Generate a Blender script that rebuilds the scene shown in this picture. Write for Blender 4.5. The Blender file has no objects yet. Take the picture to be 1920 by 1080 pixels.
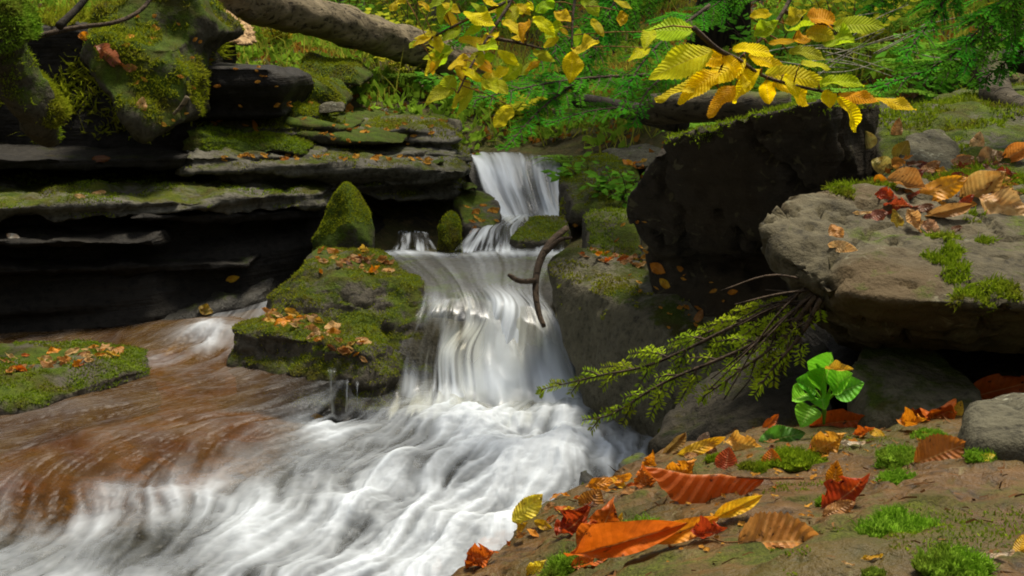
import bpy, bmesh, math, random
import numpy as np
from mathutils import Vector, Matrix
random.seed(7); rng = np.random.default_rng(7)
S = bpy.context.scene; COL = S.collection
R = math.radians

# ---------------------------------------------------------------- camera, world, sun, exposure
CAM = Vector((0, 0, 1.2)); PITCH = R(13); TX = 0.4663
cd = bpy.data.cameras.new('camera'); cam = bpy.data.objects.new('camera', cd); COL.objects.link(cam)
cam.location = CAM; cam.rotation_euler = (R(90) - PITCH, 0, 0)
cd.angle = 2 * math.atan(TX); cd.clip_start = 0.02; cd.clip_end = 500
S.camera = cam
SUN_EL, SUN_AZ = R(68), R(30)            # azimuth measured from +Y towards +X
w = bpy.data.worlds.new('World'); S.world = w; w.use_nodes = True
nt = w.node_tree
sky = nt.nodes.new('ShaderNodeTexSky'); sky.sky_type = 'NISHITA'; sky.sun_disc = False
sky.sun_elevation = SUN_EL; sky.sun_rotation = SUN_AZ
sky.dust_density = 3.0
hs_ = nt.nodes.new('ShaderNodeHueSaturation'); hs_.inputs['Saturation'].default_value = .22      # a white, hazy overcast sky
nt.links.new(sky.outputs[0], hs_.inputs['Color']); nt.links.new(hs_.outputs[0], nt.nodes['Background'].inputs[0]); nt.nodes['Background'].inputs[1].default_value = 0.075
ld = bpy.data.lights.new('sun', 'SUN'); ld.energy = 3.4; ld.angle = R(14); ld.color = (1, .90, .72)
sun = bpy.data.objects.new('sun', ld); COL.objects.link(sun)
sd = Vector((math.sin(SUN_AZ) * math.cos(SUN_EL), math.cos(SUN_AZ) * math.cos(SUN_EL), math.sin(SUN_EL)))
sun.rotation_euler = sd.to_track_quat('Z', 'Y').to_euler(); sun.location = sd * 20
S.view_settings.view_transform = 'Standard'; S.view_settings.look = 'None'
S.view_settings.exposure = 1.0; S.view_settings.gamma = 1
S.cycles.filter_width = 1.9
S.cycles.max_bounces = 8; S.cycles.transparent_max_bounces = 16
S.cycles.use_denoising = True
S.cycles.sample_clamp_indirect = 4

# ---------------------------------------------------------------- coordinates
CF = Vector((0, math.cos(PITCH), -math.sin(PITCH))); CU = Vector((0, math.sin(PITCH), math.cos(PITCH)))
def ray(px, py):
    return CF + Vector((1, 0, 0)) * ((px - 960) / 960 * TX) + CU * ((540 - py) / 960 * TX)
def P(px, py, d):
    r = ray(px, py); return CAM + r * (d / r.y)
def PZ(px, py, z):
    r = ray(px, py); return CAM + r * ((z - CAM.z) / r.z)
def to_px(X, Y, Z):
    zc = Z - CAM.z
    f = Y * CF.y + zc * CF.z; u = Y * CU.y + zc * CU.z
    f = np.maximum(f, 1e-3)
    return 960 + X / f / TX * 960, 540 - u / f / TX * 960

# ---------------------------------------------------------------- numpy noise
def _h(ix, iy, iz, s):
    n = (ix.astype(np.int64) * 374761393 + iy.astype(np.int64) * 668265263 + iz.astype(np.int64) * 2147483647 + s * 974634777) & 0xffffffff
    n = ((n ^ (n >> 13)) * 1274126177) & 0xffffffff
    n = ((n ^ (n >> 16)) * 2246822519) & 0xffffffff
    return ((n ^ (n >> 15)) & 0xffffff) / float(0xffffff)
def vnoise(p, s=0):
    i = np.floor(p); f = p - i; f = f * f * f * (f * (f * 6 - 15) + 10); i = i.astype(np.int64)
    out = 0
    for a in (0, 1):
        for b in (0, 1):
            for c in (0, 1):
                wgt = (f[:, 0] if a else 1 - f[:, 0]) * (f[:, 1] if b else 1 - f[:, 1]) * (f[:, 2] if c else 1 - f[:, 2])
                out = out + wgt * _h(i[:, 0] + a, i[:, 1] + b, i[:, 2] + c, s)
    return out * 2 - 1
def fbm(p, o=4, s=0, gain=.5):
    a, t, out = 1., 0., 0
    for k in range(o):
        out = out + a * vnoise(p * 2.03 ** k + 17.3 * k, s + k); t += a; a *= gain
    return out / t
def sstep(a, b, x):
    t = np.clip((x - a) / (b - a), 0, 1); return t * t * (3 - 2 * t)

# ---------------------------------------------------------------- object helpers
def tag(o, label=None, cat=None, group=None, kind=None):
    if label: o['label'] = label
    if cat: o['category'] = cat
    if group: o['group'] = group
    if kind: o['kind'] = kind
    return o
def link(name, me, mat=None, parent=None):
    o = bpy.data.objects.new(name, me); COL.objects.link(o)
    if mat and me is not None and not me.materials: me.materials.append(mat)
    if parent is not None: o.parent = parent
    return o
def empty(name, loc, label, cat, group=None):
    o = bpy.data.objects.new(name, None); COL.objects.link(o); o.location = loc; o.empty_display_size = .1
    return tag(o, label, cat, group)
def mesh_np(name, V, F, smooth=True):
    """V (n,3); F (m,k) one face size"""
    me = bpy.data.meshes.new(name)
    V = np.ascontiguousarray(V, dtype=np.float32); F = np.ascontiguousarray(F, dtype=np.int32)
    me.vertices.add(len(V)); me.vertices.foreach_set('co', V.ravel())
    k = F.shape[1]
    me.loops.add(F.size); me.loops.foreach_set('vertex_index', F.ravel())
    me.polygons.add(len(F)); me.polygons.foreach_set('loop_start', np.arange(len(F), dtype=np.int32) * k)
    me.update(calc_edges=True); me.validate()
    if smooth: me.polygons.foreach_set('use_smooth', np.ones(len(me.polygons), dtype=bool))
    return me
def add_attr(me, name, vals):
    a = me.attributes.new(name, 'FLOAT', 'POINT'); a.data.foreach_set('value', np.ascontiguousarray(vals, dtype=np.float32))
def grid_faces(nu, nv):
    i = np.arange(nu * nv).reshape(nv, nu)
    return np.stack([i[:-1, :-1], i[:-1, 1:], i[1:, 1:], i[1:, :-1]], -1).reshape(-1, 4)
def set_uv(me, uv):
    l = me.uv_layers.new(name='UVMap'); vi = np.empty(len(me.loops), dtype=np.int32); me.loops.foreach_get('vertex_index', vi)
    l.data.foreach_set('uv', np.ascontiguousarray(uv[vi], dtype=np.float32).ravel())

class Tubes:
    def __init__(s): s.V, s.F, s.n = [], [], 0
    def add(s, pts, rads, k=6):
        pts = [Vector(p) for p in pts]
        if not hasattr(rads, '__len__'): rads = [rads] * len(pts)
        up = Vector((.13, .27, .95)); base = s.n
        for i, p in enumerate(pts):
            t = (pts[min(i + 1, len(pts) - 1)] - pts[max(i - 1, 0)])
            t = t.normalized() if t.length > 1e-9 else Vector((0, 0, 1))
            a = t.cross(up); a = a.normalized() if a.length > 1e-4 else Vector((1, 0, 0)); b = t.cross(a)
            for j in range(k):
                q = 2 * math.pi * j / k
                s.V.append(p + (a * math.cos(q) + b * math.sin(q)) * rads[i])
        for i in range(len(pts) - 1):
            for j in range(k):
                s.F.append((base + i * k + j, base + i * k + (j + 1) % k, base + (i + 1) * k + (j + 1) % k, base + (i + 1) * k + j))
        s.n += len(pts) * k
        for q0, flip in ((base, 1), (base + (len(pts) - 1) * k, 0)):      # close the ends
            c = sum((s.V[q0 + j] for j in range(k)), Vector()) / k; s.V.append(c); ci = s.n; s.n += 1
            for j in range(k):
                a_, b_ = q0 + j, q0 + (j + 1) % k
                s.F.append((ci, b_, a_, a_) if flip else (ci, a_, b_, b_))
    def build(s, name, org=Vector()):
        me = bpy.data.meshes.new(name)
        F = [f if f[2] != f[3] else f[:3] for f in s.F]
        me.from_pydata([v - org for v in s.V], [], F); me.update()
        for p in me.polygons: p.use_smooth = True
        return me
def spline(pts, n):
    """Catmull-Rom through pts (list of Vectors)"""
    pts = [Vector(p) for p in pts]; Q = [pts[0] * 2 - pts[1]] + pts + [pts[-1] * 2 - pts[-2]]; out = []
    m = len(pts) - 1
    for i in range(n):
        t = i / (n - 1) * m; k = min(int(t), m - 1); t -= k
        a, b, c, d = Q[k:k + 4]
        out.append(.5 * (2 * b + (c - a) * t + (2 * a - 5 * b + 4 * c - d) * t * t + (3 * b - a - 3 * c + d) * t ** 3))
    return out

# ---------------------------------------------------------------- materials
class M:
    def __init__(s, name):
        s.m = bpy.data.materials.new(name); s.m.use_nodes = True; s.t = s.m.node_tree; s.t.nodes.clear()
        s.out = s.n('ShaderNodeOutputMaterial')
    def n(s, typ, **kw):
        x = s.t.nodes.new(typ)
        for k, v in kw.items():
            if k.startswith('_'): setattr(x, k[1:], v)
            else: s.set(x.inputs[k.replace('__', ' ')] if not k.startswith('i') or not k[1:].isdigit() else x.inputs[int(k[1:])], v)
        return x
    def set(s, inp, v):
        if hasattr(v, 'is_linked') or hasattr(v, 'links'): s.t.links.new(v, inp)
        else:
            if hasattr(v, '__len__') and len(v) == 3 and inp.type == 'RGBA': v = (*v, 1)
            inp.default_value = v
    def noise(s, vec, scale, detail=4, rough=.55, dist=0):
        return s.n('ShaderNodeTexNoise', Vector=vec, Scale=scale, Detail=detail, Roughness=rough, Distortion=dist).outputs[0]
    def ramp(s, fac, stops):
        r = s.n('ShaderNodeValToRGB', Fac=fac); e = r.color_ramp.elements
        while len(e) < len(stops): e.new(.5)
        for x, (p, c) in zip(e, stops):
            x.position = p; x.color = (*c, 1) if hasattr(c, '__len__') else (c, c, c, 1)
        return r.outputs[0]
    def mix(s, fac, a, b, mode='MIX'):
        x = s.t.nodes.new('ShaderNodeMix'); x.data_type = 'RGBA'; x.blend_type = mode
        s.set(x.inputs[0], fac); s.set(x.inputs[6], a); s.set(x.inputs[7], b); return x.outputs[2]
    def math(s, op, a, b=0., c=0., clamp=False):
        x = s.t.nodes.new('ShaderNodeMath'); x.operation = op; x.use_clamp = clamp
        s.set(x.inputs[0], a); s.set(x.inputs[1], b); s.set(x.inputs[2], c); return x.outputs[0]
    def bump(s, h, strength=.5, dist=.02):
        return s.n('ShaderNodeBump', Height=h, Strength=strength, Distance=dist).outputs[0]
    def obj(s): return s.n('ShaderNodeTexCoord').outputs['Object']
    def pos(s): return s.n('ShaderNodeNewGeometry').outputs['Position']
    def surf(s, sh): s.t.links.new(sh, s.out.inputs[0]); return s.m
    def principled(s, col, rough=.8, normal=None, spec=.3):
        b = s.n('ShaderNodeBsdfPrincipled'); s.set(b.inputs['Base Color'], col); s.set(b.inputs['Roughness'], rough)
        s.set(b.inputs['Specular IOR Level'], spec)
        if normal is not None: s.set(b.inputs['Normal'], normal)
        return b.outputs[0]

MOSS_A, MOSS_B = (.115, .155, .010), (.038, .065, .007)
def rock_mat(name, c1, c2, spot=None, moss=.5, moss_a=MOSS_A, moss_b=MOSS_B, rough=.8, scale=6, spec=.15, strata=0., streak=None):
    m = M(name); o = m.pos(); g = m.n('ShaderNodeNewGeometry')
    n1 = m.noise(o, scale, 6, .6, .6); n2 = m.noise(o, scale * 7, 5, .65); n3 = m.noise(o, scale * .45, 3, .5)
    col = m.ramp(n1, [(.3, c2), (.7, c1)])
    col = m.mix(m.ramp(n2, [(.35, .0), (.75, .55)]), col, [x * 1.7 for x in c1])
    dark = m.ramp(n2, [(.28, .75), (.45, 0.)])
    col = m.mix(dark, col, [x * .35 for x in c2])
    if spot:
        sp = m.ramp(m.noise(o, scale * 4.3, 3, .6, 1.2), [(.60, 0.), (.68, .8)])
        col = m.mix(m.math('MULTIPLY', sp, m.ramp(n3, [(.42, 0.), (.58, 1.)])), col, spot)
    if streak:
        col = m.mix(m.ramp(n3, [(.48, 0.), (.62, .85)]), col, streak)
    sep = m.n('ShaderNodeSeparateXYZ', Vector=g.outputs['Normal'])
    up = m.math('MULTIPLY_ADD', sep.outputs[2], .55, .0)
    mk = m.math('ADD', up, m.math('MULTIPLY_ADD', m.noise(o, scale * .8, 4, .6), 1.5, moss - 1.25))
    mk = m.math('ADD', mk, m.math('MULTIPLY_ADD', m.noise(o, scale * 9, 3, .6), .5, -.25))
    mask = m.ramp(mk, [(.30, 0.), (.52, 1.)])
    mcol = m.ramp(m.noise(o, scale * 3, 5, .7), [(.32, moss_b), (.68, moss_a)])
    mcol = m.mix(m.ramp(m.noise(o, 5.5, 4, .65, .8), [(.46, 0.), (.64, .75)]), mcol, (.06, .042, .012))
    mcol = m.mix(m.ramp(m.noise(o, 260, 3, .7), [(.35, .7), (.6, 0.)]), mcol, [x * .25 for x in moss_b])
    col = m.mix(mask, col, mcol)
    h = m.math('ADD', m.math('MULTIPLY', n1, .6), m.math('MULTIPLY', n2, .45))
    if strata:
        sp = m.n('ShaderNodeMapping', Vector=o, Scale=(1.2, 1.2, 22))
        h = m.math('ADD', h, m.math('MULTIPLY', m.noise(sp.outputs[0], 1.6, 4, .6), strata))
    h = m.math('ADD', h, m.math('MULTIPLY', m.noise(o, 150, 4, .7), m.math('MULTIPLY_ADD', mask, .25, .12)))
    rg = m.n('ShaderNodeMix'); m.set(rg.inputs[0], mask); m.set(rg.inputs[2], rough); m.set(rg.inputs[3], .95)
    return m.surf(m.principled(col, rg.outputs[0], m.bump(h, .8, .03), spec))

def moss_mat(name, a, b, tip=None):
    m = M(name); o = m.pos()
    c = m.ramp(m.noise(o, 14, 4, .7), [(.3, b), (.7, a)])
    c = m.mix(m.ramp(m.noise(o, 5.5, 4, .65, .8), [(.46, 0.), (.64, .75)]), c, (.11, .075, .018))      # dying brown patches
    c = m.mix(m.ramp(m.noise(o, 90, 2, .6), [(.4, .0), (.7, .6)]), c, tip or [x * 1.8 for x in a])
    d = m.n('ShaderNodeBsdfDiffuse', Color=c); t = m.n('ShaderNodeBsdfTranslucent', Color=c)
    return m.surf(m.n('ShaderNodeMixShader', i0=.35, i1=d.outputs[0], i2=t.outputs[0]).outputs[0])

def leaf_mat(name, veins=11., translucent=.42, gloss=.12, blotch=1.):
    m = M(name); oi = m.n('ShaderNodeObjectInfo'); uv = m.n('ShaderNodeTexCoord').outputs['UV']
    s = m.n('ShaderNodeSeparateXYZ', Vector=uv); u = s.outputs[0]; v = m.math('ABSOLUTE', m.math('MULTIPLY_ADD', s.outputs[1], 2., -1.))
    vc = m.math('SUBTRACT', u, m.math('MULTIPLY', v, .17))
    band = m.math('PINGPONG', m.math('MULTIPLY', vc, veins), .5)
    vein = m.ramp(band, [(.0, 1.), (.09, .0)]); mid = m.ramp(v, [(.0, 1.), (.05, 0.)])
    rnd = m.math('MULTIPLY', oi.outputs['Random'], 40.)
    vv = m.n('ShaderNodeVectorMath', _operation='ADD', i0=m.obj()); m.set(vv.inputs[1], m.n('ShaderNodeCombineXYZ', X=rnd, Y=rnd, Z=rnd).outputs[0])
    nz = m.noise(vv.outputs[0], 2.2, 5, .6, .8); fine = m.noise(vv.outputs[0], 14., 4, .7)
    base = oi.outputs['Color']
    col = m.mix(m.ramp(nz, [(.38, .0), (.72, .55 * blotch)]), base, m.mix(1., base, (.75, .30, .10), 'MULTIPLY'))
    hs = m.n('ShaderNodeHueSaturation', Hue=m.math('MULTIPLY_ADD', nz, .05, .475), Saturation=1., Value=m.math('MULTIPLY_ADD', fine, .7, .62), Color=col)
    col = hs.outputs[0]
    spots = m.ramp(m.noise(vv.outputs[0], 9., 3, .55, .4), [(.63, 0.), (.70, .65 * blotch)])
    col = m.mix(spots, col, (.05, .018, .006))
    col = m.mix(m.math('MULTIPLY', vein, .30 * min(1., blotch + .1)), col, m.mix(1., base, (.55, .42, .3), 'MULTIPLY'))
    col = m.mix(m.math('MULTIPLY', mid, .55), col, m.mix(.5, base, (.85, .62, .25)))
    hgt = m.math('ADD', m.math('MULTIPLY', band, 1.2), m.math('MULTIPLY', fine, .5))
    nrm = m.bump(hgt, .5, .004)
    d = m.principled(col, .5, nrm, gloss); t = m.n('ShaderNodeBsdfTranslucent', Color=col, Normal=nrm)
    return m.surf(m.n('ShaderNodeMixShader', i0=translucent, i1=d, i2=t.outputs[0]).outputs[0])

def bark_mat(name, c1, c2, moss=0., moss_col=(.10, .12, .01), along=(1, 1, 1), scale=8, rough=.85):
    m = M(name); o = m.obj(); mp = m.n('ShaderNodeMapping', Vector=o, Scale=along).outputs[0]
    n1 = m.noise(mp, scale, 6, .65, .5); n2 = m.noise(o, scale * .5, 4, .6)
    col = m.ramp(n1, [(.32, c2), (.66, c1)])
    crack = m.ramp(m.noise(mp, scale * 2.2, 5, .7), [(.36, .85), (.44, 0.)])
    col = m.mix(crack, col, [x * .3 for x in c2])
    if moss:
        g = m.n('ShaderNodeSeparateXYZ', Vector=m.n('ShaderNodeNewGeometry').outputs['Normal']).outputs[2]
        k = m.math('ADD', m.math('MULTIPLY', g, .35), m.math('MULTIPLY_ADD', m.noise(o, scale * .8, 5, .65), 1.3, moss - 1.05))
        col = m.mix(m.ramp(k, [(.3, 0.), (.5, .9)]), col, m.mix(m.noise(o, 40, 3), moss_col, [x * .4 for x in moss_col]))
    return m.surf(m.principled(col, rough, m.bump(m.math('ADD', n1, m.math('MULTIPLY', crack, -.6)), .8, .02), .2))

def needle_mat(name, a, b, tr=.3):
    m = M(name); c = m.ramp(m.noise(m.pos(), 9, 3, .7), [(.3, b), (.7, a)])
    oi = m.n('ShaderNodeObjectInfo')
    c = m.n('ShaderNodeHueSaturation', Color=c, Value=m.math('MULTIPLY_ADD', oi.outputs['Random'], .6, .7), Hue=m.math('MULTIPLY_ADD', oi.outputs['Random'], .03, .485)).outputs[0]
    t = m.n('ShaderNodeBsdfTranslucent', Color=c)
    return m.surf(m.n('ShaderNodeMixShader', i0=tr, i1=m.n('ShaderNodeBsdfDiffuse', Color=c).outputs[0], i2=t.outputs[0]).outputs[0])

def water_mat(name, tint, refl=.4, foam_col=(.74, .81, .90)):
    m = M(name); f = m.n('ShaderNodeAttribute', _attribute_name='foam').outputs['Fac']
    o = m.pos()
    fr = m.n('ShaderNodeAttribute', _attribute_name='ripple').outputs['Fac']
    nrm = m.bump(m.math('ADD', m.math('MULTIPLY', fr, 1.), m.math('MULTIPLY', m.noise(o, 22, 3, .5), .25)), +.35, .015)
    tr = m.n('ShaderNodeBsdfTransparent', Color=tint); gl = m.n('ShaderNodeBsdfGlossy', Color=(.9, .93, 1), Roughness=.38, Normal=nrm)
    am = m.n('ShaderNodeAttribute', _attribute_name='amber').outputs['Fac']
    tint_ = m.mix(am, tint, (.95, .66, .30))
    m.set(tr.inputs[0], tint_)
    tan_ = m.n('ShaderNodeBsdfDiffuse', Color=m.ramp(m.noise(o, 3., 4, .6, 1.), [(.35, (.042, .017, .003)), (.7, (.10, .054, .007))]))      # tea coloured water
    body_ = m.n('ShaderNodeMixShader', i0=m.math('MULTIPLY', am, .58), i1=tr.outputs[0], i2=tan_.outputs[0])
    fz = m.n('ShaderNodeFresnel', IOR=1.36, Normal=nrm)
    clear = m.n('ShaderNodeMixShader', i0=m.math('MULTIPLY', fz.outputs[0], refl), i1=body_.outputs[0], i2=gl.outputs[0]).outputs[0]
    d = m.n('ShaderNodeBsdfDiffuse', Color=foam_col, Normal=nrm); tl = m.n('ShaderNodeBsdfTranslucent', Color=foam_col)
    foam = m.n('ShaderNodeMixShader', i0=.35, i1=d.outputs[0], i2=tl.outputs[0]).outputs[0]
    body = m.n('ShaderNodeMixShader', i0=f, i1=clear, i2=foam).outputs[0]
    e = m.n('ShaderNodeAttribute', _attribute_name='thin').outputs['Fac']
    return m.surf(m.n('ShaderNodeMixShader', i0=e, i1=body, i2=m.n('ShaderNodeBsdfTransparent').outputs[0]).outputs[0])

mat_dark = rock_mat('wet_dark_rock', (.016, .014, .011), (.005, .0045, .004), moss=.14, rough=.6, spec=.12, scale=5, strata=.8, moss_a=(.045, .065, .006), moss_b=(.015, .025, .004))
mat_ledge = rock_mat('layered_rock', (.10, .095, .075), (.026, .024, .018), moss=.44, scale=5, strata=.6, moss_a=(.12, .13, .008))
mat_mossy = rock_mat('mossy_rock', (.075, .066, .048), (.018, .016, .012), moss=.52, rough=.7, scale=7)
mat_fall = rock_mat('wet_fall_rock', (.026, .024, .018), (.008, .0075, .006), moss=.22, rough=.4, scale=8, spec=.3)
mat_pyr = rock_mat('thick_moss_rock', (.055, .050, .034), (.02, .018, .012), moss=.85, scale=8, moss_a=(.085, .13, .008))
mat_slab = rock_mat('dark_slab_rock', (.030, .025, .018), (.010, .009, .007), spot=(.14, .13, .07), moss=.0, scale=5, streak=(.030, .022, .012), strata=.5, rough=.8, spec=.15)
mat_grey = rock_mat('grey_boulder', (.080, .069, .040), (.026, .022, .013), spot=(.22, .215, .15), moss=.16, scale=6, rough=.85, spec=.2, streak=(.075, .050, .022))
mat_centre = rock_mat('olive_boulder', (.10, .092, .06), (.04, .036, .024), moss=.38, scale=8, moss_a=(.075, .095, .01), rough=.6)
mat_fore = rock_mat('brown_foreground_rock', (.095, .049, .014), (.022, .014, .005), spot=(.20, .17, .08), moss=.26, scale=5, streak=(.050, .045, .008), rough=.42, moss_a=(.10, .115, .012), moss_b=(.055, .065, .012), spec=.2)
mat_lichen = rock_mat('lichen_stone', (.085, .079, .052), (.03, .027, .018), spot=(.30, .31, .24), moss=.12, scale=9, rough=.9, spec=.2)
mat_moss = moss_mat('moss_blades', (.17, .26, .010), (.075, .13, .008), (.32, .40, .02))
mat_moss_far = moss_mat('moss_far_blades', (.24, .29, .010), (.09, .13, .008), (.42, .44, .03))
mat_moss_bright = moss_mat('bright_moss_blades', (.16, .32, .015), (.08, .18, .010), (.30, .48, .05))
mat_leaf = leaf_mat('fallen_leaf', gloss=.4, blotch=1.5); mat_fresh = leaf_mat('branch_leaf', 15., .55, .05, .22); mat_green = leaf_mat('green_leaf', 7., .35, .3, .15)
mat_stem = bark_mat('leaf_stem', (.32, .15, .05), (.16, .06, .02), scale=30)
mat_twig = bark_mat('twig_bark', (.10, .07, .045), (.03, .02, .014), scale=30)
mat_wood = bark_mat('weathered_log', (.21, .17, .105), (.07, .055, .032), moss=.40, moss_col=(.15, .13, .015), along=(.25, 6, 6), scale=3)
mat_broken = bark_mat('broken_wood', (.50, .34, .18), (.22, .12, .05), along=(1, 6, 6), scale=5)
mat_oldlog = bark_mat('mossy_old_log', (.085, .07, .045), (.03, .025, .015), moss=.38, along=(.25, 6, 6), scale=4)
mat_bank = rock_mat('dark_bank_rock', (.03, .026, .018), (.01, .009, .007), moss=.30, moss_a=(.03, .045, .006), moss_b=(.012, .02, .004), scale=7)  # darker rock and moss colours than the other mossy rock
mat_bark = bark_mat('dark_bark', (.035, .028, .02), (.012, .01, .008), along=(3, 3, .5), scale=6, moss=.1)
mat_palebark = bark_mat('pale_bark', (.30, .28, .22), (.12, .11, .08), along=(3, 3, .5), scale=8)
mat_needle = needle_mat('hemlock_needles', (.075, .26, .014), (.025, .12, .009))
mat_spruce = needle_mat('spruce_needles', (.36, .46, .018), (.15, .22, .012))
mat_fern = needle_mat('fern_green', (.22, .40, .04), (.10, .20, .02), .4)
mat_grass = needle_mat('bank_grass', (.40, .36, .05), (.14, .19, .02), .35)
mat_water = water_mat('stream_water', (.82, .80, .72), .22)
mat_fallwater = water_mat('falling_water', (.84, .82, .74), .06)

# ---------------------------------------------------------------- terrain (one sheet)
ctl = []
def c(x, y, z): ctl.append((x, y, z))
for x in (-3, -2, -1, 0, .6):
    for y in (1.4, 2.4, 3.3): c(x, y, -.16 if y < 3 and x > -2 else -.06)
c(-4.2, 2, -.05); c(-4.5, 3.5, .1); c(-6, 2.5, 1.6); c(-6.5, 5, 2.0)
c(0, 0, -.2); c(-1.5, 0, -.15); c(.9, .5, .05); c(1.2, 1.6, .1); c(2.0, 1.2, .55); c(2.4, 2.0, .6); c(3.4, 1.2, 1.3)
c(.9, 2.7, .05); c(1.2, 3.2, .1); c(1.9, 2.9, .72); c(2.2, 3.6, .92); c(1.5, 4.3, .80); c(2.8, 3.2, 1.0); c(3.4, 4.5, 1.35)
c(0, 4.3, .05); c(-.6, 4.2, -.1); c(-1.5, 4.2, -.05); c(-2.4, 4.1, -.05); c(-1.4, 3.0, -.05); c(-2.4, 2.9, -.05); c(-.2, 5.1, .14); c(.15, 5.7, .22); c(-.3, 5.8, .3); c(.1, 6.6, .56); c(.2, 8, .72); c(.5, 10, .92); c(.8, 5.2, .55); c(.9, 6.2, .8)
c(-1.6, 5.2, .35); c(-2.6, 5.0, .45); c(-1.1, 6.2, .66); c(-2.2, 6.0, .88); c(-1, 7.4, .98); c(-2, 8, 1.15); c(-3.5, 6, 1.25); c(-.5, 6.8, .72); c(-.5, 8.5, .98)
c(-1, 10.5, 1.35); c(1.6, 8, 1.15); c(2.4, 6, 1.3); c(2.2, 10.5, 1.6); c(4.5, 7, 2.0); c(5.5, 4, 2.2); c(0, 15, 2.6); c(-6, 11, 2.8); c(6.5, 12, 3.4)
c(0, 26, 6.5); c(-18, 12, 8); c(18, 12, 9); c(-18, -8, 8); c(18, -8, 9); c(0, -7, 1.6); c(0, -20, 6.0); c(-6, -3, 2.6); c(5, -3, 2.8); c(0, 60, 15); c(-50, 40, 18); c(50, 40, 18); c(-50, -40, 18); c(50, -40, 18); c(0, -60, 15); c(-60, 0, 17); c(60, 0, 17)  # outer banks raised all round, also unseen behind the camera, to block low sky light
ctl = np.array(ctl)
def _U(r2): return r2 * np.log(r2 + 1e-9)
_n = len(ctl); _A = np.zeros((_n + 3, _n + 3))
_d2 = ((ctl[:, None, :2] - ctl[None, :, :2]) ** 2).sum(-1)
_A[:_n, :_n] = _U(_d2) + np.eye(_n) * .002; _A[:_n, _n] = 1; _A[:_n, _n + 1:] = ctl[:, :2]; _A[_n:, :_n] = _A[:_n, _n:].T
_wt = np.linalg.solve(_A, np.concatenate([ctl[:, 2], np.zeros(3)]))
def terrain_z(X, Y):
    X = np.asarray(X, float); Y = np.asarray(Y, float); out = np.empty(X.shape); 
    xf, yf, of = X.ravel(), Y.ravel(), out.ravel()
    for i in range(0, len(xf), 20000):
        d2 = (xf[i:i + 20000, None] - ctl[None, :, 0]) ** 2 + (yf[i:i + 20000, None] - ctl[None, :, 1]) ** 2
        of[i:i + 20000] = _U(d2) @ _wt[:_n] + _wt[_n] + xf[i:i + 20000] * _wt[_n + 1] + yf[i:i + 20000] * _wt[_n + 2]
    p = np.stack([xf, yf, xf * 0], -1)
    amp_ = np.where((yf < 4.6) & (of < .15), .35, 1.)
    return (of + amp_ * .05 * fbm(p * 2.5, 4, 3) + amp_ * .02 * fbm(p * 9, 3, 9)).reshape(X.shape)
def axis(lo, hi, a, b, step, n):
    core = np.arange(a, b + 1e-6, step); g = np.geomspace(step, hi - b, n); l = np.geomspace(step, a - lo, n)
    return np.concatenate([(a - l)[::-1], core, b + g])
gx = axis(-60, 60, -5, 5, .05, 26); gy = axis(-60, 90, .6, 12.5, .05, 28)
GX, GY = np.meshgrid(gx, gy); GZ = terrain_z(GX, GY)
tm = mesh_np('terrain', np.stack([GX, GY, GZ], -1).reshape(-1, 3), grid_faces(len(gx), len(gy)))
sl = np.array([tuple(PZ(a, b, 0))[:2] for a, b in ((-400, 930), (0, 930), (120, 925), (300, 895), (480, 850), (620, 795), (690, 700), (760, 600), (1100, 560))])
def amber_at(X, Y): return sstep(-.12, .16, Y - np.interp(X, sl[:, 0], sl[:, 1])) * (1 - sstep(-.95, -.6, X)) * (Y < 4.9)
bed = (1 - sstep(.0, .10, GZ)) * sstep(.4, 1, GY) * (GY < 4.7)
add_attr(tm, 'bed', bed.ravel()); add_attr(tm, 'amber', amber_at(GX, GY).ravel())
m = M('forest_floor'); o = m.pos()
n1 = m.noise(o, 3, 6, .65, .5); n2 = m.noise(o, 22, 5, .7)
fl = m.ramp(n1, [(.3, (.018, .014, .008)), (.5, (.05, .045, .014)), (.7, (.075, .09, .012))])
fl = m.mix(m.ramp(n2, [(.5, 0.), (.72, .8)]), fl, (.13, .085, .03))
vo = m.n('ShaderNodeTexVoronoi', Vector=o, Scale=11.)
bc = m.mix(m.ramp(m.noise(o, 2.2, 4, .6, .5), [(.38, 0.), (.62, 1.)]), (.16, .070, .014), (.24, .14, .024))
bc = m.mix(m.ramp(vo.outputs['Color'], [(.3, 0.), (.8, .6)]), bc, (.05, .035, .018))
bc = m.mix(m.ramp(n2, [(.4, .5), (.55, 0.)]), bc, (.035, .022, .01))
bc = m.mix(m.n('ShaderNodeAttribute', _attribute_name='amber').outputs['Fac'], m.ramp(n2, [(.35, (.012, .012, .010)), (.6, (.05, .05, .042))]), bc)
at = m.n('ShaderNodeAttribute', _attribute_name='bed').outputs['Fac']
mat_floor = m.surf(m.principled(m.mix(at, fl, bc), .9, m.bump(m.math('ADD', n2, n1), .9, .04), .2))
tag(link('terrain', tm, mat_floor), kind='structure')

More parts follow.
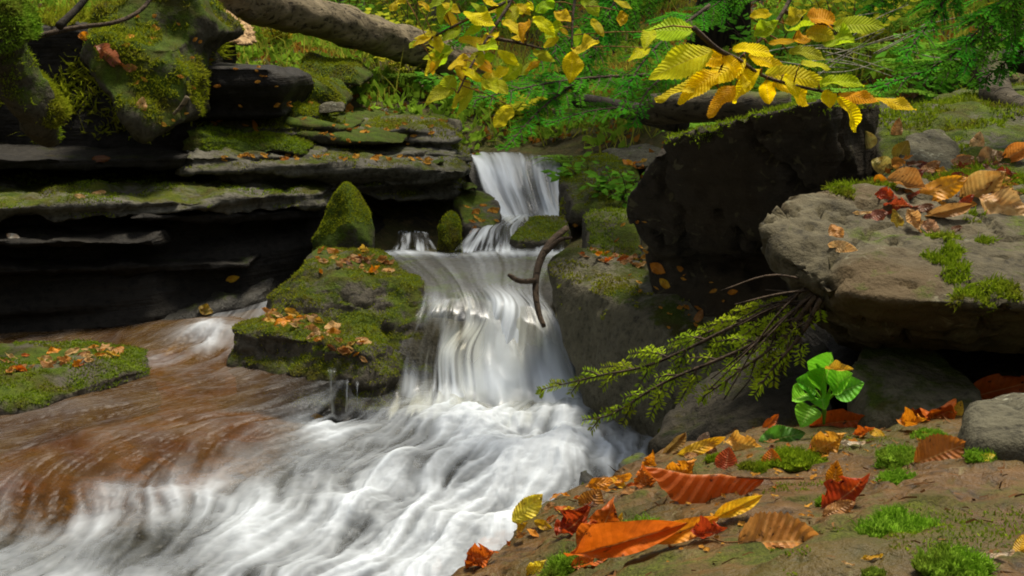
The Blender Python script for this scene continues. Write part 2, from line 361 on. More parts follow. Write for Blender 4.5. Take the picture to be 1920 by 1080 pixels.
# ---------------------------------------------------------------- rocks: unions of convex hulls, remeshed, weathered
ROCKS = {}
def hull_bm(pts):
    bm = bmesh.new()
    for p in pts: bm.verts.new(p)
    r = bmesh.ops.convex_hull(bm, input=bm.verts)
    bmesh.ops.delete(bm, geom=[v for v in bm.verts if not v.link_faces], context='VERTS')
    return bm
def prep(pts):
    return [P(*q) if not isinstance(q, Vector) else q for q in pts]
def rock(name, label, cat, hulls, mat, vox=.02, smooth=3, amp=.03, freq=4., strata=0., sf=14., seed=0, group=None, ridge=0., fine=.006):
    V, F, n = [], [], 0
    for hpts in hulls:
        bm = hull_bm(prep(hpts)); bm.verts.index_update()
        V += [v.co.copy() for v in bm.verts]; F += [[v.index + n for v in f.verts] for f in bm.faces]; n += len(bm.verts); bm.free()
    me = bpy.data.meshes.new('t'); me.from_pydata(V, [], F); ob = bpy.data.objects.new('t', me); COL.objects.link(ob)
    md = ob.modifiers.new('r', 'REMESH'); md.mode = 'VOXEL'; md.voxel_size = vox; md.use_smooth_shade = True
    dg = bpy.context.evaluated_depsgraph_get(); me2 = bpy.data.meshes.new_from_object(ob.evaluated_get(dg), depsgraph=dg)
    bpy.data.objects.remove(ob); bpy.data.meshes.remove(me)
    nv = len(me2.vertices); co = np.empty(nv * 3, dtype=np.float32); me2.vertices.foreach_get('co', co); co = co.reshape(-1, 3).astype(float)
    e = np.empty(len(me2.edges) * 2, dtype=np.int32); me2.edges.foreach_get('vertices', e); e = e.reshape(-1, 2)
    deg = np.bincount(e.ravel(), minlength=nv)[:, None]
    for _ in range(smooth):
        acc = np.zeros_like(co)
        for k in range(3):
            acc[:, k] = np.bincount(e[:, 0], co[e[:, 1], k], nv) + np.bincount(e[:, 1], co[e[:, 0], k], nv)
        co = co * .45 + acc / deg * .55
    def normals():
        me2.vertices.foreach_set('co', co.astype(np.float32).ravel()); me2.update()
        nn = np.empty(nv * 3, dtype=np.float32); me2.vertices.foreach_get('normal', nn); return nn.reshape(-1, 3).astype(float)
    N = normals(); sd_ = seed * 13.7
    d = amp * fbm(co * freq + sd_, 4, seed) 
    if ridge: d = d - ridge * (np.abs(fbm(co * freq * 1.6 + sd_ + 5, 3, seed + 3)) < .06) * 1.0 - ridge * .4 * np.abs(fbm(co * freq * .9 + sd_, 2, seed + 9))
    co = co + N * d[:, None]
    if strata:
        q = co * np.array([.8, .8, 1]) ; zz = co[:, 2] + .05 * fbm(co * 1.3 + sd_, 2, seed + 5)
        lay = vnoise(np.stack([zz * sf, co[:, 0] * .6 + sd_, co[:, 1] * .6], -1), seed + 7) + .5 * vnoise(np.stack([zz * sf * 2.6, co[:, 0] * .9, co[:, 1] * .9 + sd_], -1), seed + 8)
        lay = np.sign(lay) * np.abs(lay) ** .6
        H = N.copy(); H[:, 2] = 0
        co = co + H * (strata * lay)[:, None]
    N = normals(); co = co + N * (fine * fbm(co * 30 + sd_, 3, seed + 11))[:, None]
    org = np.array([co[:, 0].mean(), co[:, 1].mean(), co[:, 2].min()])
    co = co - org; me2.vertices.foreach_set('co', co.astype(np.float32).ravel()); me2.update(); me2.name = name
    me2.materials.clear()
    ob = link(name, me2, mat); ob.location = org; tag(ob, label, cat, group); ROCKS[label] = ob
    return ob
def down(pts, z): return pts + [Vector((P(*q).x, P(*q).y, z)) for q in pts]
def back(pts, dy, dz=0.): return pts + [P(*q) + Vector((0, dy, dz)) for q in pts]

# left wall: dark base, ledges, slabs
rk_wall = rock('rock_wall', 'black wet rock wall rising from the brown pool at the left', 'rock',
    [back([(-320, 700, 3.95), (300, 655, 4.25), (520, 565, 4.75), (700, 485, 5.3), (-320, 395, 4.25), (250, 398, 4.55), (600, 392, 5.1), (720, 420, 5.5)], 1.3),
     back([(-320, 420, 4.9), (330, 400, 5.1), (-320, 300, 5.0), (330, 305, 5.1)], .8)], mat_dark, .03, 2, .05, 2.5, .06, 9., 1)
rk_b = rock('rock_ledge', 'long low ledge with a thin strip of green moss across the black wall', 'rock ledge',
    [back([(-320, 418, 4.02), (380, 402, 4.5), (610, 386, 4.98), (-320, 388, 4.02), (380, 374, 4.5), (610, 368, 4.98)], .75, .01)], mat_ledge, .015, 1, .05, 7, .05, 30, 2)
rk_c0 = rock('rock_ledge', 'thin dark ledge at far left above the moss strip ledge', 'rock ledge',
    [back([(-320, 318, 4.3), (345, 322, 4.75), (-320, 296, 4.3), (350, 296, 4.75)], .8, .01)], mat_dark, .02, 2, .03, 5, .03, 20, 3)
rk_c = rock('rock_ledge', 'overhanging slab strewn with orange leaves above the black hollow', 'rock ledge',
    [back([(335, 298, 4.78), (600, 302, 5.1), (860, 318, 5.45), (345, 326, 4.8), (600, 332, 5.12), (700, 340, 5.3), (860, 352, 5.5)], .8, .03), back([(420, 330, 4.98), (600, 340, 5.2), (860, 350, 5.58), (420, 345, 4.98), (600, 352, 5.2), (860, 386, 5.56)], .6),
     back([(560, 284, 5.4), (800, 290, 5.6), (560, 306, 5.35), (800, 310, 5.55)], .8)], mat_ledge, .016, 1, .05, 6, .05, 30, 4)
rk_d1 = rock('rock_slab', 'mossy stepped slab just left above the overhanging ledge', 'rock slab',
    [back([(345, 243, 5.0), (480, 262, 5.1), (572, 274, 5.2), (345, 292, 4.95), (572, 292, 5.15)], .6, .02)], mat_pyr, .018, 2, .03, 6, .02, 24, 5)
rk_d2 = rock('rock_slab', 'grey green slab lying under the dark square block', 'rock slab',
    [back([(385, 216, 5.3), (640, 240, 5.55), (385, 246, 5.25), (640, 262, 5.5)], .6, .02)], mat_ledge, .015, 1, .045, 7, .035, 30, 6)
rk_d3 = rock('rock_slab', 'pale grey flat slab at the left of the upper fall', 'rock slab',
    [back([(650, 240, 5.8), (780, 246, 5.85), (855, 256, 5.9), (660, 268, 5.75), (855, 285, 5.85)], .6, .03)], mat_ledge, .015, 1, .045, 7, .035, 30, 7)
for li, (lab, x0, x1, ya, yb, d0, d1, th, mm) in enumerate([
   ('thin mossy sheet of rock low in the steps beside the dark block', 340, 600, 282, 292, 4.92, 5.2, 12, mat_ledge), ('thin grey sheet of rock under the pale flat slab', 590, 856, 272, 290, 5.55, 5.75, 12, mat_ledge), ('short mossy step at the right of the square block', 530, 660, 226, 240, 5.45, 5.6, 12, mat_pyr),
   ('mossy shelf between the grey slab and the pale flat slab', 560, 760, 250, 262, 5.4, 5.6, 12, mat_pyr), ('upper mossy shelf behind the pale flat slab', 640, 840, 216, 226, 6.3, 6.5, 12, mat_pyr), ('narrow wet shelf low on the black wall', -300, 290, 440, 452, 4.08, 4.3, 12, mat_dark),
   ('wet shelf halfway up the black wall', -300, 470, 500, 492, 3.98, 4.55, 16, mat_dark), ('shelf jutting under the moss strip ledge', 250, 600, 402, 396, 4.36, 4.95, 14, mat_dark)]):
    rock('rock_shelf', lab, 'rock shelf', [back([(x0, ya, d0), ((x0 + x1) / 2, (ya + yb) / 2 + 5, (d0 + d1) / 2 - .06), (x1, yb, d1), (x0, ya + th, d0 + .01), ((x0 + x1) / 2, (ya + yb) / 2 + th + 6, (d0 + d1) / 2 - .03), (x1, yb + th, d1)], .5, .02)], mm, .016, 2, .03, 6, .02, 26, 70 + li)
_rs = random.Random(21)
for li, (px, py, d, wpx, where) in enumerate([(400, 268, 5.1, 26, 'left end of the stepped mossy slab'), (455, 250, 5.3, 30, 'top of the stepped mossy slab'), (520, 300, 5.15, 34, 'front edge of the overhanging slab'), (590, 268, 5.5, 40, 'gap between the grey slabs'), (640, 296, 5.3, 30, 'middle of the overhanging slab'), (705, 262, 5.75, 36, 'foot of the pale flat slab'),
      (760, 300, 5.5, 34, 'right half of the overhanging slab'), (815, 308, 5.5, 28, 'right end of the overhanging slab'), (865, 300, 5.75, 44, 'edge beside the upper fall'), (880, 350, 5.6, 36, 'foot of the ledge beside the upper fall'), (620, 222, 6.0, 30, 'bank behind the grey slab'), (720, 212, 6.6, 36, 'bank behind the pale flat slab'), (500, 284, 5.1, 22, 'shadow line of the stepped mossy slab'), (660, 236, 5.9, 26, 'left corner of the pale flat slab')]):
    q_ = [(px + _rs.uniform(-.6, .6) * wpx, py + _rs.uniform(-.28, .3) * wpx, d + _rs.uniform(-.06, .1)) for _ in range(9)]
    rock('broken_stone', 'small broken mossy stone at the ' + where, 'stone', [back(q_, .08)], _rs.choice((mat_ledge, mat_pyr, mat_mossy)), .011, 1, .02, 9, .01, 30, 90 + li, 'broken stones on the left ledges')
rk_e = rock('rock_block', 'dark square edged block under the fallen log', 'rock',
    [back([(330, 122, 5.15), (505, 128, 5.15), (536, 142, 5.25), (330, 228, 5.2), (534, 222, 5.28)], .7, -.02)], mat_dark, .02, 2, .03, 4, .02, 16, 8)
rk_bank = rock('earth_bank', 'earth bank coloured dark as a shaded recess behind the moss mound at upper left', 'earth bank',
    [back([(-400, 40, 5.0), (360, 60, 5.3), (-400, 310, 4.9), (360, 300, 5.1)], .8)], mat_dark, .035, 2, .12, 2.5, 0, 1, 9)  # near-black colour stands in for the shade of the recess
rk_mound = rock('moss_mound', 'shaggy moss mound hanging over the dark ledge at upper left', 'moss mound',
    [back([(165, 60, 4.75), (330, 80, 4.8), (350, 150, 4.75), (335, 240, 4.65), (270, 268, 4.6), (200, 180, 4.6), (150, 110, 4.75)], .5, .04),
     back([(170, 0, 5.0), (350, -20, 5.1), (420, 60, 5.2), (350, 120, 5.0), (170, 80, 4.9)], .4)], mat_pyr, .022, 3, .07, 5, 0, 1, 10)
for lab, pts, sd in (('mossy stone stepped below the log, topmost of the stack', [(560, 110, 6.5), (660, 125, 6.6), (690, 150, 6.6), (560, 150, 6.4), (680, 165, 6.5)], 11),
                 ('mossy stone right beside the dark square block', [(525, 145, 5.9), (610, 160, 6.0), (650, 190, 6.1), (530, 195, 5.8), (640, 205, 6.0)], 12),
                 ('low mossy stone with dead leaves under the square block', [(530, 190, 5.6), (600, 215, 5.8), (540, 225, 5.55), (640, 232, 5.8)], 13)):
    rock('mossy_stone', lab, 'stone', [back(pts, .35, .03)], mat_pyr, .02, 3, .04, 6, 0, 1, sd, 'mossy stones below the fallen log')
rock('grey_stone', 'small pale grey stone on the grassy bank under the log', 'stone', [back([(597, 195, 5.75), (640, 192, 5.75), (648, 212, 5.7), (596, 214, 5.7)], .12)], mat_lichen, .012, 3, .015, 9, 0, 1, 14)
rock('grey_stone', 'small grey stone left of the lip of the upper fall', 'stone', [back([(838, 222, 6.3), (862, 228, 6.3), (866, 250, 6.25), (836, 246, 6.25)], .12)], mat_lichen, .012, 3, .015, 9, 0, 1, 15)
# stones by the upper fall
rk_pyr = rock('mossy_rock', 'pointed pyramid rock covered in green moss', 'rock',
    [down([(648, 340, 4.85), (585, 455, 4.75), (606, 400, 4.8), (705, 440, 4.8), (690, 385, 4.9), (660, 415, 4.66), (625, 475, 4.65), (700, 470, 4.72), (650, 345, 5.05), (600, 440, 5.2), (690, 440, 5.2)][:8] + [(650, 352, 5.0)], .2)], mat_pyr, .014, 3, .02, 7, 0, 1, 16)
rk_s2 = rock('mossy_rock', 'small upright stone with a bright green face left of the upper fall', 'rock',
    [down([(822, 410, 4.98), (842, 392, 5.1), (862, 398, 5.1), (866, 440, 5.0), (836, 455, 4.92), (820, 440, 4.95)], .2)], mat_pyr, .012, 3, .015, 9, 0, 1, 17)
rk_s3 = rock('mossy_rock', 'dark mossy wedge of rock at the foot of the upper fall', 'rock',
    [down([(950, 440, 4.95), (1000, 402, 5.2), (1062, 396, 5.3), (1072, 430, 5.1), (1050, 452, 4.95), (970, 450, 4.9)], .15)], mat_mossy, .014, 3, .02, 8, 0, 1, 18)
rk_s4 = rock('mossy_rock', 'rounded mossy rock on the right side of the upper fall', 'rock',
    [down([(1048, 330, 5.5), (1075, 292, 5.7), (1150, 290, 5.7), (1200, 310, 5.5), (1205, 380, 5.2), (1150, 395, 5.1), (1070, 390, 5.2), (1110, 300, 5.9)], .3)], mat_mossy, .018, 3, .035, 6, 0, 1, 19)
rk_s5 = rock('flat_stone', 'flat pale stone holding yellow leaves behind the right rock', 'stone',
    [back([(1130, 282, 5.9), (1235, 268, 5.9), (1262, 280, 5.7), (1215, 318, 5.4), (1150, 300, 5.6)], .3, -.03)], mat_lichen, .016, 2, .02, 7, 0, 1, 20)
rk_s6 = rock('bed_stones', 'low brown stones below the upper fall, left side', 'stone',
    [down([(845, 350, 5.7), (930, 360, 5.7), (940, 395, 5.5), (860, 400, 5.4), (875, 430, 5.25), (930, 425, 5.3)], .15)], mat_mossy, .016, 2, .03, 8, 0, 1, 21)
rk_upfall = rock('fall_rock', 'wet rock step under the upper waterfall', 'rock',
    [down([(860, 300, 6.2), (1070, 306, 6.2), (900, 300, 6.6), (1070, 300, 6.6), (915, 400, 5.85), (1085, 405, 5.8)], .1)], mat_fall, .02, 2, .02, 6, 0, 1, 22)
rk_fall = rock('fall_rock', 'dark wet rock step under the main waterfall', 'rock',
    [down([(730, 660, 3.82), (1100, 660, 3.82), (735, 760, 3.68), (1110, 770, 3.68), (800, 590, 3.98), (1050, 590, 3.98)], -.2),
     down([(700, 492, 4.6), (1050, 492, 4.6), (770, 570, 4.05), (1040, 590, 4.05), (690, 480, 5.0), (1060, 478, 5.0)], -.1)], mat_fall, .02, 2, .03, 7, 0, 1, 23)
rk_boul = rock('mossy_boulder', 'two tiered mossy boulder with fallen leaves left of the main waterfall', 'boulder',
    [down([(520, 592, 3.95), (507, 562, 4.08), (570, 480, 4.2), (600, 467, 4.5), (720, 472, 4.5), (795, 525, 4.12), (785, 600, 3.92), (560, 604, 3.86), (660, 520, 4.02), (575, 520, 4.05)], -.15),
     down([(432, 655, 3.75), (442, 612, 3.85), (500, 592, 4.0), (620, 642, 3.62), (690, 652, 3.62), (738, 645, 3.75), (742, 705, 3.64), (700, 600, 3.95), (500, 615, 3.72)], -.12) +
          [(722, 775, 3.52), (590, 778, 3.5), (480, 748, 3.62), (448, 722, 3.72)],
     down([(690, 560, 4.1), (795, 548, 4.06), (748, 610, 3.90), (806, 605, 3.93), (740, 668, 3.80), (812, 668, 3.81), (726, 748, 3.70), (816, 748, 3.71)], -.12)], mat_mossy, .015, 2, .045, 5, .015, 18, 24, ridge=.012)
rk_low = rock('rock_ledge', 'low mossy ledge with orange leaves at the left edge of the pool', 'rock ledge',
    [down([(-250, 690, 3.35), (60, 700, 3.40), (190, 674, 3.58), (284, 642, 3.85), (-250, 655, 3.75), (180, 644, 3.88), (290, 655, 3.80), (40, 770, 3.22), (-250, 790, 3.15), (288, 692, 3.62), (200, 715, 3.46)], -.15)], mat_mossy, .016, 2, .03, 6, .02, 18, 25)
rk_wet = rock('wet_stone', 'low wet dark rock where the side stream slips behind the boulder', 'stone',
    [down([(285, 560, 4.45), (400, 515, 4.75), (520, 508, 4.85), (500, 545, 4.6), (300, 600, 4.3), (380, 585, 4.38)], -.1)], mat_fall, .018, 2, .03, 6, .02, 18, 26)
rk_cent = rock('boulder', 'grey green boulder on the right bank of the main waterfall', 'boulder',
    [[(1022, 500, 3.72), (1060, 470, 3.85), (1130, 472, 3.9), (1215, 492, 3.75), (1330, 520, 3.5), (1400, 580, 3.2), (1032, 570, 3.64), (1082, 640, 3.52), (1200, 560, 3.4), (1090, 500, 4.3)] + down([(1122, 692, 3.40), (1250, 700, 3.12), (1400, 690, 2.9), (1200, 600, 3.9)], -.15)], mat_centre, .016, 3, .04, 5, 0, 1, 27)
rk_up2 = rock('boulder', 'shadowed brown rock between the centre boulder and the great slab', 'boulder',
    [down([(1090, 405, 4.4), (1200, 395, 4.3), (1210, 480, 4.0), (1110, 470, 4.1), (1150, 395, 4.8)], .1)], mat_mossy, .018, 3, .04, 6, 0, 1, 28)
rk_slab = rock('rock_slab', 'huge dark leaning slab behind the grey boulder', 'rock slab',
    [[(1168, 400, 3.3), (1172, 372, 3.28), (1250, 258, 3.10), (1540, 184, 2.80), (1575, 470, 3.0), (1230, 480, 3.4), (1640, 190, 3.1), (1640, 400, 3.05),
      (1290, 252, 3.4), (1560, 180, 3.3), (1640, 186, 3.4), (1250, 470, 3.8), (1640, 470, 3.6)],
     [(1210, 470, 3.5), (1640, 460, 3.2), (1240, 640, 3.3), (1640, 640, 2.9), (1640, 460, 3.8), (1240, 460, 3.9)]], mat_slab, .016, 0, .018, 3, .006, 7, 29, ridge=.02, fine=.008)
rk_big = rock('boulder', 'grey lichen boulder with mossy fallen leaves jutting from the right', 'boulder',
    [[(1432, 445, 2.25), (1445, 410, 2.3), (1500, 368, 2.45), (1620, 345, 2.65), (1475, 490, 2.12), (1560, 560, 1.98), (1650, 565, 1.9), (1760, 572, 1.86), (2100, 590, 1.8),
      (2100, 330, 2.7), (1800, 335, 2.72), (1640, 640, 2.12), (2100, 690, 2.1), (1530, 600, 2.14), (1600, 640, 2.5), (2100, 640, 2.6)]],
    mat_grey, .012, 1, .045, 4, .014, 14, 30, ridge=.022, fine=.010)
rk_under = rock('stone', 'brown mottled stone wedged in the shade under the grey boulder', 'stone',
    [down([(1590, 680, 2.0), (1620, 640, 2.2), (1760, 650, 2.15), (1845, 720, 2.0), (1830, 770, 1.85), (1640, 770, 1.85)], .2)], mat_centre, .012, 3, .025, 7, 0, 1, 31)
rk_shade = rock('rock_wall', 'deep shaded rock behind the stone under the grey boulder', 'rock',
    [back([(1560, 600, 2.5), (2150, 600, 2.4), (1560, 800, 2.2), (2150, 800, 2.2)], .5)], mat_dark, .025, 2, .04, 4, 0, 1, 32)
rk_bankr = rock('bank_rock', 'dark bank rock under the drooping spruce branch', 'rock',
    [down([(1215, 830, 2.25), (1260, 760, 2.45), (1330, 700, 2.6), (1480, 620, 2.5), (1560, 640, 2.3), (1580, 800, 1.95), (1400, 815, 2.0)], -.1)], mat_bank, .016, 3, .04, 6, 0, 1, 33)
rk_fore = rock('foreground_rock', 'broad brown leaf strewn rock filling the lower right corner', 'rock',
    [down([(800, 1100, 1.38), (965, 1002, 1.55), (1045, 938, 1.66), (1180, 912, 1.72), (1215, 868, 1.82), (1300, 832, 1.9), (1420, 800, 2.0), (1600, 800, 1.98), (1720, 770, 1.95), (2100, 760, 1.75),
           (2100, 1150, .85), (1350, 1140, .92), (1000, 1140, 1.15)], -.2),
     down([(1420, 1080, .98), (1560, 985, 1.1), (1720, 905, 1.25), (2100, 830, 1.35), (2100, 1150, .84), (1400, 1150, .90)], .3)],
    mat_fore, .011, 3, .026, 5, 0, 1, 34, ridge=.008, fine=.008)
rk_edge = rock('grey_stone', 'grey streaked stone at the right edge of the foreground rock', 'stone',
    [down([(1805, 775, 1.5), (1830, 752, 1.62), (2050, 700, 1.6), (2050, 830, 1.35), (1812, 832, 1.42)], .4)], mat_lichen, .01, 3, .018, 8, 0, 1, 35)
rock('wet_stone', 'round dark wet stone where the foam meets the foreground rock', 'stone',
    [down([(1160, 870, 2.3), (1185, 842, 2.4), (1215, 845, 2.4), (1222, 885, 2.25), (1150, 900, 2.2)], -.1)], mat_fall, .012, 3, .015, 9, 0, 1, 36)
rock('wet_stone', 'narrow dark wet stone poking through the foam by the yellow leaf', 'stone',
    [down([(1085, 880, 2.3), (1100, 870, 2.35), (1125, 905, 2.2), (1110, 920, 2.15)], -.1)], mat_fall, .01, 3, .01, 9, 0, 1, 37)
rk_lich = rock('lichen_rock', 'lichen spotted rock at upper right behind the leaf pile', 'rock',
    [down([(1695, 250, 2.95), (1760, 238, 3.05), (1795, 275, 2.95), (1790, 335, 2.75), (1690, 335, 2.75), (1680, 290, 2.85)], .7)], mat_lichen, .014, 3, .02, 8, 0, 1, 38)
rk_topr = rock('mossy_bank', 'moss covered bank above the grey boulder at upper right', 'bank',
    [down([(1640, 200, 3.5), (2200, 190, 3.3), (2200, 330, 2.65), (1650, 335, 2.75), (1800, 160, 4.0), (2200, 150, 3.9)], .6)], mat_mossy, .02, 3, .05, 5, 0, 1, 39)

bpy.context.view_layer.update()
DG = bpy.context.evaluated_depsgraph_get()
def hit(px, py):
    r = ray(px, py).normalized(); ok, loc, nrm, idx, ob, mt = S.ray_cast(DG, CAM, r)
    return (loc, nrm, ob) if ok else (None, None, None)

# ---------------------------------------------------------------- leaves
def leaf_mesh(name, wid=.5, cup=.0, curl=0., fold=0., wav=0., serr=0., rib=0., twist=0., tipw=.9, bend=0., nl=46, nw=16, seed=0, rag=0.):
    """unit length leaf along +X, base at the origin"""
    rs = np.random.default_rng(seed + 100); t = np.linspace(0, 1, nl); s = np.linspace(-1, 1, nw + 1)
    T, Sx = np.meshgrid(t, s, indexing='ij')
    half = wid * .5 * np.sin(np.pi * np.clip(T, 0, 1) ** tipw) ** .78
    half = np.maximum(half, .004)
    if serr: half = half * (1 + serr * (((T * 16) % 1.) - .5) * (np.abs(Sx) > .95))
    if rag: half = half * (1 - rag * (np.abs(Sx) > .8) * (vnoise(np.stack([T.ravel() * 9, np.sign(Sx).ravel() * 3, T.ravel() * 0 + seed], -1), seed).reshape(T.shape) > .25))
    X = T - .10 * np.abs(Sx) * half; Y = Sx * half
    Z = rib * half * np.abs(((T - np.abs(Sx) * .17) * 11 % 1.) - .5) * 2 * np.minimum(1, np.abs(Sx) * 3)
    Z = Z + cup * half * Sx ** 2 * 2
    Z = Z + wav * (np.sin(T * 9 + seed) * Sx ** 2 * np.sign(Sx) * .12 + np.sin(T * 14 + 2 * seed) * np.abs(Sx) ** 2 * .06)
    Z = Z + wav * .10 * fbm(np.stack([X.ravel() * 5, Y.ravel() * 5, X.ravel() * 0 + seed], -1), 3, seed).reshape(T.shape)
    if fold:                                              # the halves close about the midrib
        a = fold * (1 - .3 * T); Yn = np.abs(Y) * np.cos(a) * np.sign(Sx + 1e-9); Z = Z + np.abs(Y) * np.sin(a); Y = Yn
    if twist:
        a = twist * (T - .3); Y, Z = Y * np.cos(a) - Z * np.sin(a), Y * np.sin(a) + Z * np.cos(a)
    if curl or bend:                                      # along the length
        k = curl * T ** 2 + bend * T
        px_ = np.cumsum(np.cos(k), 0) / nl; pz_ = np.cumsum(np.sin(k), 0) / nl
        X, Z = px_ + (X - T) - Z * np.sin(k), pz_ + Z * np.cos(k)
    me = mesh_np(name, np.stack([X, Y, Z], -1).reshape(-1, 3), grid_faces(nw + 1, nl))
    set_uv(me, np.stack([T, (Sx + 1) / 2], -1).reshape(-1, 2)); return me
LV = {}
def lv(kind):
    if kind not in LV:
        pr = dict(
            flat=dict(wid=.52, wav=.5, serr=.12, bend=.15), wide=dict(wid=.66, wav=.6, serr=.12, cup=.12),
            cup=dict(wid=.6, cup=.55, curl=.5, wav=.5), curl=dict(wid=.5, cup=.5, curl=1.7, wav=.8, rag=.3),
            roll=dict(wid=.55, fold=1.15, wav=.6, bend=.3, twist=.5), fold=dict(wid=.5, fold=.65, wav=.4, bend=.25, rag=.2),
            rib=dict(wid=.62, rib=.085, cup=.16, bend=-.25, serr=.15, wav=.3), twist=dict(wid=.46, twist=1.5, wav=.7, cup=.3, rag=.3),
            torn=dict(wid=.75, wav=1.3, rag=.55, cup=.35, curl=.6), thin=dict(wid=.24, wav=.5, bend=.3), crumple=dict(wid=.8, wav=2.2, cup=.5, curl=1.2, rag=.45, twist=.6),
            tent=dict(wid=.60, fold=-1.2, rib=.13, serr=.05, bend=.12, wav=.25, tipw=.95), round=dict(wid=.85, cup=.25, tipw=.8, wav=.3, rib=.05), fresh=dict(wid=.5, serr=.2, fold=.15, bend=-.35, wav=.25),
            fresh2=dict(wid=.58, serr=.2, fold=.25, bend=-.6, wav=.35), fresh3=dict(wid=.44, serr=.25, fold=.1, bend=-.15, twist=.4, wav=.3))[kind]
        LV[kind] = leaf_mesh('leaf', seed=len(LV), **pr)
    return LV[kind]
def orient(o, p0, direc, nrm, L, roll=0.):
    x = direc.normalized(); z = nrm - x * nrm.dot(x); z = z.normalized() if z.length > 1e-4 else Vector((0, 0, 1)); y = z.cross(x)
    if roll: y, z = y * math.cos(roll) + z * math.sin(roll), z * math.cos(roll) - y * math.sin(roll)
    o.matrix_world = Matrix.Translation(p0) @ Matrix((x, y, z)).transposed().to_4x4() @ Matrix.Diagonal((L, L * random.uniform(.78, 1.15), L * random.uniform(.8, 1.4), 1))
def place_leaf(px, py, Lpx, ang, kind, colr, label, group=None, tilt=.4, roll=0., lift=.15, stem=False, mat=None, name='fallen_leaf'):
    """centre pixel, length in pixels, heading in degrees (0 = right, 90 = up in the picture)"""
    loc, n, ob = hit(px, py)
    if loc is None: return
    dist = (loc - CAM).length; pxs = dist * TX / 960
    toc = (CAM - loc).normalized()
    n2 = (n * (1 - tilt) + toc * tilt).normalized()
    a = R(ang); vp = Vector((1, 0, 0)) * math.cos(a) + CU * math.sin(a)
    # direction in the leaf plane that shows at that heading
    d = vp - toc * (vp.dot(n2) / max(n2.dot(toc), .12)); k = min(d.length, 1.7); d.normalize()
    L = Lpx * pxs * k * 1.02
    o = link(name, lv(kind)); o.color = (*colr, 1); 
    if not o.data.materials: o.data.materials.append(mat_leaf)
    if mat: o.material_slots[0].link = 'OBJECT'; o.material_slots[0].material = mat
    orient(o, loc + n * (L * lift * .35 + .002) - d * L * .5, d, n2, L, roll)
    tag(o, label, 'leaf', group)
    if stem:
        t = Tubes(); t.add(spline([(-.28, .03, .07), (-.14, .0, .015), (0, 0, 0), (.3, 0, .004)], 7), [.009, .011, .011, .007], 5) if False else t.add(spline([(-.26, .04, .05), (-.13, .0, .01), (0, 0, 0), (.25, 0, .003)], 6), [.009, .010, .011, .011, .009, .006], 5)
        s_ = link('stem', t.build('stem'), mat_stem, o)
    return o
ORG, RED, YEL, TAN, PALE, BRN, OLV, GRN = (.62, .16, .012), (.42, .065, .012), (.75, .50, .02), (.42, .22, .06), (.62, .42, .16), (.16, .07, .025), (.34, .27, .03), (.10, .36, .03)
GOLD = (.70, .30, .012); BRIGHT = (.85, .72, .04); MAROON = (.20, .045, .02); LIME = (.34, .46, .02)
